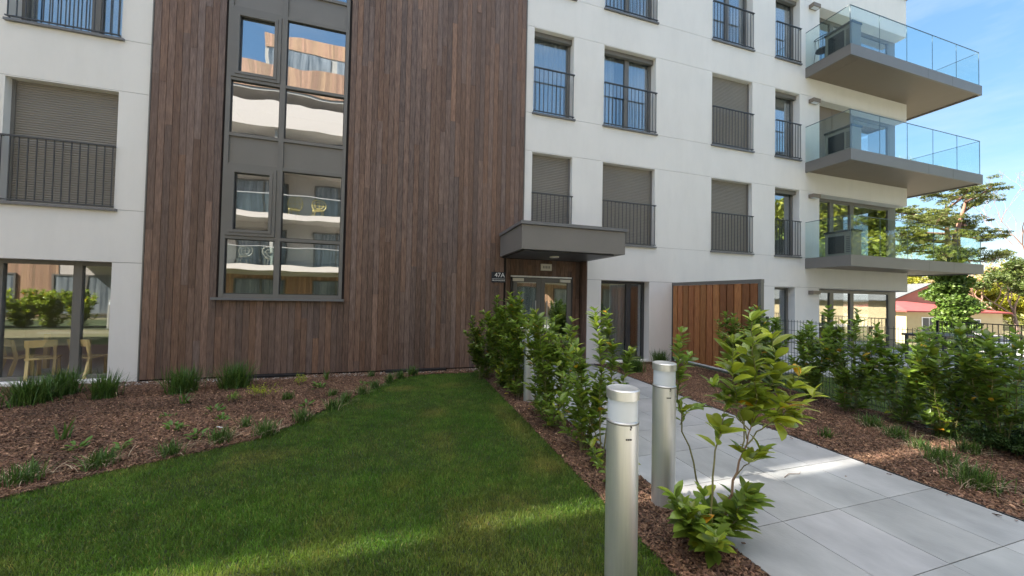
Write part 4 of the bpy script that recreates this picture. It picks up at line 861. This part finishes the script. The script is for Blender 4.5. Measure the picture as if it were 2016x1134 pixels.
# pine with ivy covered trunk
def pine(loc, label, seed=1):
    t = thing('pine_tree', label, 'tree', loc); r = np.random.default_rng(seed); tm = MB()
    # direction across the view (right) and along it
    Rr = np.array([.957, -.29, 0]); Fw = np.array([.29, .957, 0])
    def pt(a, z, b=0.): return Rr*a*.62+Fw*b+np.array([0, 0, z if z < 4.5 else 4.5+(z-4.5)*.80])
    main = [pt(0, -2), pt(0, 1.5), pt(.05, 3.2), pt(-.1, 4.6), pt(.1, 5.9)]; tm.tube(main, [.42, .36, .30, .24, .18], 10, (.8, .75, .7))
    A_ = [pt(.0, 4.4), pt(-.35, 5.3), pt(-.45, 6.6), pt(-.6, 8.1), pt(-.6, 9.0)]; tm.tube(A_, [.19, .15, .12, .09, .04], 8, (.8, .62, .6))
    B_ = [pt(.1, 5.5), pt(.5, 6.4), pt(.75, 7.4), pt(1.35, 8.8), pt(1.55, 9.7)]; tm.tube(B_, [.18, .14, .11, .08, .04], 8, (1.3, .95, .85))
    st = pt(.45, 6.15); tm.tube([st+[0, 0, -1.0], st+[0, 0, -.4], st+[0, 0, .45]], [.17, .18, .18], 9, (1.2, .95, .8))
    pads = []
    L = [(-.5, 6.0, -5.6, 6.5, 0), (-.5, 6.9, -3.9, 7.9, 0), (-.6, 8.0, -3.3, 8.9, .8), (-.6, 8.6, -1.8, 9.6, -.8), (.7, 7.3, 4.0, 7.9, .3), (1.2, 8.4, 4.4, 9.5, 0), (1.4, 9.2, 2.6, 10.1, -.5), (1.5, 9.6, -.2, 10.2, .6), (.6, 6.5, 3.5, 6.2, -.4), (.55, 6.4, 4.7, 7.0, .5), (-.3, 5.2, -4.6, 5.6, .6), (-.2, 4.8, -3.4, 4.7, -.6), (.1, 5.2, 3.0, 5.3, .4), (.1, 4.6, 2.2, 4.5, -.8), (-.1, 4.3, -2.5, 4.0, 0), (0, 4.5, 1.6, 3.9, .7), (-.5, 7.5, -4.9, 7.2, -.8), (.3, 5.9, -2.6, 6.9, .9), (-.4, 6.6, -4.4, 8.2, 1.4)]
    for a0, z0, a1, z1, b1 in L:
        a1 *= .98 if a1 < 0 else .70; m1 = pt(a0*.4+a1*.6, z0*.45+z1*.55-.2+r.normal(0, .12), b1*1.3); e = pt(a1, z1, b1*2.2)
        tm.tube([pt(a0, z0), m1, e], [.09, .05, .02], 6, (.8, .6, .6)); ln = abs(a1-a0)
        for f in np.linspace(.4, 1, int(5+ln*2.6)):
            q = pt(a0, z0)*(1-f)*(1-f)+m1*2*f*(1-f)+e*f*f
            for _ in range(3):
                o = q+np.array([r.normal(0, .35), r.normal(0, .35), .14+r.normal(0, .20)]); pads.append(o); 
                if r.random() < .5: tm.tube([q, o], [.015, .008], 4, (.8, .6, .6), cap=False)
    tm.build('trunk', M['trunk'], t, True)
    cm_ = MB(); cloud(cm_, pads, [r.uniform(.18, .46) for _ in pads], 60000, .075, cf((1.25, 1.15, .75), .6), r, .34, .25); cm_.build('crown', M['foliage'], t)
    iv = MB(); cen = [np.array([r.normal(0, .22), r.normal(0, .22), z]) for z in np.linspace(-1.6, 5.2, 40)]; rr = [.68-.06*max(0, c[2]-2.6)+r.uniform(-.12, .22) for c in cen]
    cloud(iv, cen, rr, 42000, .085, cf((1.25, 1.6, .9), .5), r, .5, .75); iv.build('ivy', M['foliage'], t); return t
pine((33.9, 13.85, 0), 'pine with flat dark crown and ivy covered trunk beyond the balconies')
def bare(x, y, label, h, seed, c=(1.6, 1.4, 1.3), d=5, trunk=.13, nb=3, leaf=0, lc=(1, 1, 1)):
    return tree((x, y, terr(np.array(x), np.array(y)).item()), label, h, seed, 'bare', lc, 'bare_tree', leaf, .07, trunk, .9, c, d, 'bare trees on the right horizon', nb, .5)
bare(62, 19.5, 'bare branched tree reaching in at the upper right picture edge', 17, 5, (1.1, 1, 1), 5)
bare(66, 23.5, 'pinkish bare tree low on the right horizon', 10, 6, (2.6, 2.1, 2.0), 5)
bare(60, 22.0, 'pale bare tree left of the pinkish one on the right horizon', 9, 8, (2.4, 2.0, 1.8), 5, leaf=1200, lc=(3.5, 2.6, 1.6))
bare(74, 31, 'thin bare tree behind the grey roof', 12, 9, (2.2, 1.9, 1.7), 5, leaf=2500, lc=(3.2, 2.8, 1.2))
tree((56, 18.3, -1.9), 'dark green broad pine at the right picture edge', 7.6, 12, colr=(.9, 1.0, .7), nleaf=6500, size=.12, rad=.7, name='pine_tree')
ybs = [((60.5, 23.3), 6.4, 'yellow green bush right of the ivy trunk, nearest the red roof'), ((63.5, 22.6), 7.2, 'larger yellow bush on the right horizon, left of the dark pine'), ((66, 22), 6.2, 'yellow bush cut by the right picture edge'), ((60, 28.2), 8.0, 'yellow green bush left of the ivy trunk behind the grey roof'), ((64, 31.5), 9.5, 'pale yellow tree farthest left behind the grey roof')]
for i, ((x, y), h, l) in enumerate(ybs):
    tree((x, y, -1.9), l, h, 20+i, colr=(3.6, 2.7, .7), nleaf=12000, size=.13, rad=.85, name='flowering_bush', depth=3, trunk=.08, group='yellow spring bushes on the horizon', bark=(1.2, 1.1, 1))
# far wood: one mass on the hill
fm_ = MB(); r = np.random.default_rng(3); cen = []; rad = []
for i in range(260):
    an = r.uniform(R(-14), R(36)); d = r.uniform(80, 150); x, y = d*math.cos(an), d*math.sin(an); z = float(terr(np.array(x), np.array(y))); cen.append((x, y, z+r.uniform(1, 4))); rad.append(r.uniform(2, 4))
cloud(fm_, cen, rad, 70000, .32, cf((2.0, 1.7, 1.0), .5), r, 1.1); tag(fm_.build('far_woodland', M['foliage']), 'hazy brown green woodland on the hill at the right horizon', 'woodland', kind='stuff')

M['corr'] = mat('corrugated_grey', (.13, .14, .14), .75, var=(.18, .19, .19), scale=2)
M['redroof'] = mat('red_roof', (.24, .045, .04), .6, var=(.29, .065, .055), scale=2)
M['peach'] = mat('peach_render', (.40, .22, .16), .85, var=(.43, .25, .19), scale=2)
M['creamw'] = mat('cream_render', (.42, .34, .20), .85, var=(.46, .38, .23), scale=2)
def house(loc, rot, label, wx, wy, hw, hr, wallm, roofm, wins, ov=.4, corr=False, hip=None):
    t = thing('house', label, 'house', loc); t.rotation_euler = (0, 0, R(rot))
    q = MB(); q.box(-wx/2, wx/2, -wy/2, wy/2, -1, hw); 
    if not hip: q.add([(-wx/2, -wy/2, hw), (-wx/2, wy/2, hw), (-wx/2, 0, hw+hr)], [[0, 1, 2]]); q.add([(wx/2, -wy/2, hw), (wx/2, wy/2, hw), (wx/2, 0, hw+hr)], [[0, 1, 2]])
    q.build('wall', wallm, t)
    q = MB(); s = hr/(wy/2)
    if hip:
        e = [(-wx/2-ov, -wy/2-ov, hw), (wx/2+ov, -wy/2-ov, hw), (wx/2+ov, wy/2+ov, hw), (-wx/2-ov, wy/2+ov, hw)]; r0, r1 = (hip[0], 0, hw+hr), (hip[1], 0, hw+hr)
        q.add([e[0], e[1], r1, r0], [[0, 1, 2, 3]]); q.add([e[2], e[3], r0, r1], [[0, 1, 2, 3]]); q.add([e[3], e[0], r0], [[0, 1, 2]]); q.add([e[1], e[2], r1], [[0, 1, 2]]); q.box(-wx/2-ov, wx/2+ov, -wy/2-ov, wy/2+ov, hw-.12, hw-.005, (.6, .6, .6))
    for sg in ((-1, 1) if not hip else ()):
        a = (-wx/2-ov, sg*(wy/2+ov), hw-ov*s+.02)
        if corr:
            n = int((wx+2*ov)/.12)
            for i in range(n):
                x = -wx/2-ov+i*.12; q.obox((x, sg*(wy/2+ov), hw-ov*s+.02), (.075, 0, 0), (0, -sg*(wy/2+ov), hr+ov*s), (0, 0, .09))
        q.obox(a, (wx+2*ov, 0, 0), (0, -sg*(wy/2+ov), hr+ov*s), (0, 0, .06))
    q.build('roof', roofm, t)
    for x, z, w_, h_, side in wins:
        q = MB(); q.box(x-w_/2, x+w_/2, side*(wy/2)-.04, side*(wy/2)+.04, z, z+h_); wn_ = q.build('window', M['white'], t)
        q = MB(); q.box(x-w_/2+.08, x-.03, side*(wy/2)-.05, side*(wy/2)+.05, z+.08, z+h_-.08); q.box(x+.03, x+w_/2-.08, side*(wy/2)-.05, side*(wy/2)+.05, z+.08, z+h_-.08); q.build('pane', M['frame_dark'], wn_)
    return t
house((52.8, 27.8, -1.85), 67.6, 'peach gabled house with grey corrugated roof left of the ivy trunk', 12, 7.4, 3.7, 1.75, M['peach'], M['corr'], [(-2, 1, 1, 1.2, -1)], .35, True)
house((48.0, 22.0, -1.85), -16.9, 'low cream house with hipped red roof standing behind the ivy trunk', 8.6, 6, 2.85, .85, M['creamw'], M['redroof'], [(-2.3, 1.0, 1.3, 1.3, -1), (1.9, 1.0, .8, 1.2, -1)], .4, hip=(-2.4, -1.2))

# parked white car glimpsed beyond the hedge
def car(loc, rot, label, paint):
    t = thing('parked_car', label, 'car', loc); t.rotation_euler = (0, 0, R(rot))
    prof = [(-2.1, .35), (-2.15, .75), (-1.95, .95), (-1.35, 1.02), (-.75, 1.42), (.75, 1.45), (1.55, 1.0), (2.05, .88), (2.15, .6), (2.12, .3)]
    q = MB(); w_ = .86; V = []
    for x, z in prof: i = .16 if z > 1.3 else (.05 if z > 1 else 0); V += [(x, -w_+i, z), (x, w_-i, z)]
    n = len(prof); q.add(V, [[2*i, 2*i+1, 2*i+3, 2*i+2] for i in range(n-1)])
    for k in (0, 1):
        ring = [V[2*i+k] for i in range(n)]
        for i in range(1, n-1): q.add([ring[0], ring[i], ring[i+1]], [[0, 1, 2]])
    q.add([V[0], V[1], V[-1], V[-2]], [[0, 1, 2, 3]]); b = q.build('body', paint, t)
    q = MB()
    for s in (-1, 1):
        y = s*(w_-.045); q.add([(-1.15, y, 1.02), (.0, y, 1.02), (.0, s*(w_-.14), 1.36), (-.72, s*(w_-.14), 1.36)], [[0, 1, 2, 3]]); q.add([(.08, y, 1.02), (1.2, y, 1.02), (.72, s*(w_-.14), 1.37), (.08, s*(w_-.14), 1.37)], [[0, 1, 2, 3]])
    q.obox((1.47, -.68, 1.07), (-.63, 0, .33), (0, 1.36, 0), (.01, 0, .02)); q.obox((-1.3, -.68, 1.08), (.5, 0, .31), (0, 1.36, 0), (-.01, 0, .02)); q.build('window', M['frame_dark'], t)
    for x in (-1.3, 1.35):
        for s in (-1, 1):
            q = MB(); q.tube([(x, s*.72, .32), (x, s*.89, .32)], .32, 20); wl = q.build('wheel', M['plastic_black'], t)
            q = MB(); q.tube([(x, s*.885, .32), (x, s*.90, .32)], .19, 14); q.build('rim', M['alu'], wl)
    for s in (-1, 1): q = MB(); q.box(2.08, 2.15, s*.65-.16, s*.65+.16, .66, .80); q.build('headlight', M['diffuser'], t)
car((38.2, 14.4, -1.84), 60, 'white parked car glimpsed through the hedge below the red roof', mat('car_white', (.8, .8, .8), .3, coat=.5))
car((35.2, 9.6, -1.84), 60, 'silver parked car glimpsed through the hedge at the right edge', mat('car_silver', (.55, .56, .58), .3, .5, coat=.5))
# garden table with black cover seen behind hedge
t = thing('garden_table', 'dark garden table on the patio behind the hedge', 'table', (14.6, 6.2, .02))
q = MB(); q.box(-.8, .8, -.45, .45, .68, .74); q.build('tabletop', M['frame_dark'], t)
for sx in (-1, 1):
    for sy in (-1, 1): q = MB(); q.box(.7*sx-.03, .7*sx+.03, .38*sy-.03, .38*sy+.03, 0, .68); q.build('leg', M['frame_dark'], t)
q = MB(); q.box(-.16, .16, -.12, .12, 0, .5)
t = thing('meter_cabinet', 'small grey cabinet standing at the white wall right of the wooden screen', 'cabinet', (11.8, 7.62, .0)); q.build('casing', M['frame'], t); q = MB(); q.box(-.15, .15, -.13, -.121, .03, .47); q.build('door', M['sill'], t)

# ------------------------------------------------------------------ opposite building and garden: seen in the glass
YB = -9.2
M['wood_op'] = mat('light_larch', (.34, .20, .13), .65, var=(.50, .32, .21), scale=8, stretch=(6, 6, .5), attr=True)
ob = thing('opposite_building', 'sunlit apartment block with pale wood and white bands, seen only reflected in the windows', 'building', (0, YB, 0))
def OB(mb, name, m, parent=None): return mb.build(name, m, parent or ob, False, (0, YB, 0))
M['op'] = mat('opposite_render', (.60, .55, .52), .9)
q = MB(); q.box(-40, 19, -20, YB, -.1, 12.9); OB(q, 'wall', M['op'])
q = MB(); q.box(-40, -12.5, -19, YB-.3, 12.9, 13.3); q.box(-8.5, 1, -19, YB-.6, 12.9, 17.6); OB(q, 'penthouse', M['concrete'])
def cladding(x0, x1, z0, z1, y, seed):
    q = MB(); r = random.Random(seed); n = int((x1-x0)/.11)
    for i in range(n): k = r.uniform(.7, 1.2); q.box(x0+i*.11+.003, x0+(i+1)*.11-.003, y, y+.02, z0, z1, (k, k*r.uniform(.92, 1.02), k*.95))
    q.quad((x0, y+.004, z0), (x1, y+.004, z0), (x1, y+.004, z1), (x0, y+.004, z1), (.2, .2, .2)); OB(q, 'wood_cladding', M['wood_op'])
cladding(-24, -17.5, 0, 12.9, YB, 1); cladding(-13.5, -2, 13.0, 14.45, -7.6, 2); cladding(-8.5, 1, 16.7, 17.6, YB-.58, 3); cladding(-11.5, 16, 0.1, 2.55, YB, 4); cladding(-5.5, -3.8, 10.9, 12.9, YB, 7)
q = MB(); q.box(-13.5, -2, -9.2, -7.62, 12.85, 14.45); OB(q, 'terrace', M['concrete'])
for z, solid in ((2.94, 0), (5.88, 0), (8.82, 0), (11.0, 1)):
    for x0, x1 in ((-16.5, 8.5), (9.5, 18)):
        q = MB(); q.box(x0, x1, YB, -7.5, z-.16, z+.14)
        if solid: q.box(x0, x1, -7.62, -7.5, z+.14, z+1.25)
        b = OB(q, 'balcony', M['op'])
        if not solid:
            g_ = MB(); g_.box(x0+.05, x1-.05, -7.54, -7.53, z+.14, z+1.15); g_.build('glass_panel', M['bglass'], b, False, (0, YB, 0))
            g_ = MB(); g_.box(x0+.05, x1-.05, -7.56, -7.51, z+1.15, z+1.19); g_.build('top_rail', M['alu'], b, False, (0, YB, 0))
            for xd in np.arange(x0+3.2, x1-1, 6.1): g_ = MB(); g_.box(xd, xd+.12, YB+.01, -7.7, z+.14, z+2.7); g_.build('divider', M['concrete'], b, False, (0, YB, 0))
for k, z in enumerate((.15, 3.1, 6.04, 8.98, 12.2-1.0)):
    for x in np.arange(-30, 17, 4.1):
        if k == 0 and x > -12 and int(x) % 2: pass
        q = MB(); z1 = z+2.15; y = YB+.03; frame_rect(q, x, x+2.7, z, z1 if k < 4 else z+1.6, .08, y, y+.06); q.box(x+1.3, x+1.4, y, y+.06, z+.08, (z1 if k < 4 else z+1.6)-.08)
        wv = OB(q, 'window', M['frame']); g_ = MB(); g_.box(x+.08, x+2.62, y+.005, y+.03, z+.08, (z1 if k < 4 else z+1.6)-.08); g_.build('pane', M['opglass'] if 'opglass' in M else M.setdefault('opglass', mat('dark_pane', (.06, .08, .10), .08, spec=.8, var=(.34, .38, .42), scale=2.2, stretch=(2.6, 1, .12))), wv, False, (0, YB, 0))
for x in (-8.3, -4.5):
    q = MB(); q.box(x, x+3.4, YB-.598, YB-.56, 15.2, 16.6); wv = OB(q, 'window', M['opglass'])
# furniture on the opposite balconies, reflected in the stair window
def hoop_chair(loc, label, m_):
    t = thing('garden_chair', label, 'chair', loc, 'garden chairs on the opposite balconies'); q = MB(); th = np.linspace(0, 2*math.pi, 21)
    q.tube([(.4*math.cos(a), -.12, .75+.36*math.sin(a)) for a in th], .03, 6, cap=False); q.tube([(.25*math.cos(a), -.1, .75+.22*math.sin(a)) for a in th], .02, 5, cap=False); q.tube([(-.38, -.12, .75), (.38, -.12, .75)], .02, 5); q.tube([(0, -.12, .4), (0, -.12, 1.1)], .02, 5); q.build('backrest', m_, t)
    q = MB(); q.lathe((0, .1, .38), [(0, 0), (.3, 0), (.32, .04), (0, .08)], 16); q.build('seat', m_, t)
    for sx in (-1, 1):
        for dy in (-.15, .3): q = MB(); q.tube([(.2*sx, dy, .4), (.26*sx, dy, 0)], .02, 5); q.build('leg', m_, t)
M['rattan'] = mat('yellow_rattan', (.62, .48, .20), .6)
hoop_chair((-6.2, -8.2, 6.02), 'left yellow rattan hoop chair reflected in the stair window', M['rattan']); hoop_chair((-5.0, -8.2, 6.02), 'right yellow rattan hoop chair reflected in the stair window', M['rattan'])
hoop_chair((-8.6, -8.1, 3.08), 'left pale garden chair reflected in the lowest stair pane', M['shutter']); hoop_chair((-7.3, -8.1, 3.08), 'right pale garden chair reflected in the lowest stair pane', M['shutter'])
# reflected hedge
gh = 'reflected laurels along the opposite path'
for i, x in enumerate((-16.4, -15.6, -14.8, -14.0, -13.2, -12.3, -10.4, -9.6, -8.7)):
    laurel((x, -2.75, 0), bushy(1.45, .5, 20, 200+i, side=3), 'sunlit laurel %s of the hedge reflected in the left glass door' % ('first', 'second', 'third', 'fourth', 'fifth', 'sixth', 'seventh', 'eighth', 'ninth')[i], group=gh, seed=200+i, dens=50, lsz=.15, warm=.5)
# shed and trees reflected in the right hand glazing
house((36, -6.5, -.1), 90, 'long low shed with corrugated grey roof, seen reflected in the ground floor corner glazing', 16, 9, 2.0, 1.7, M['creamw'], M['corr'], [], .4, True)
for i, (x, y, h) in enumerate(((42, -7, 15), (50, -3, 16), (38, -13, 15), (52, -11, 17), (33, -17, 14))):
    tree((x, y, -1.2), ('yellow green tree beyond the shed, seen reflected, %s' % ('nearest', 'towards the car park', 'behind the shed', 'farthest', 'by the opposite block')[i]), h, 300+i, colr=(2.4, 2.1, .7), nleaf=16000, size=.26, rad=1.6, name='reflected_tree', group='trees reflected in the corner glazing')
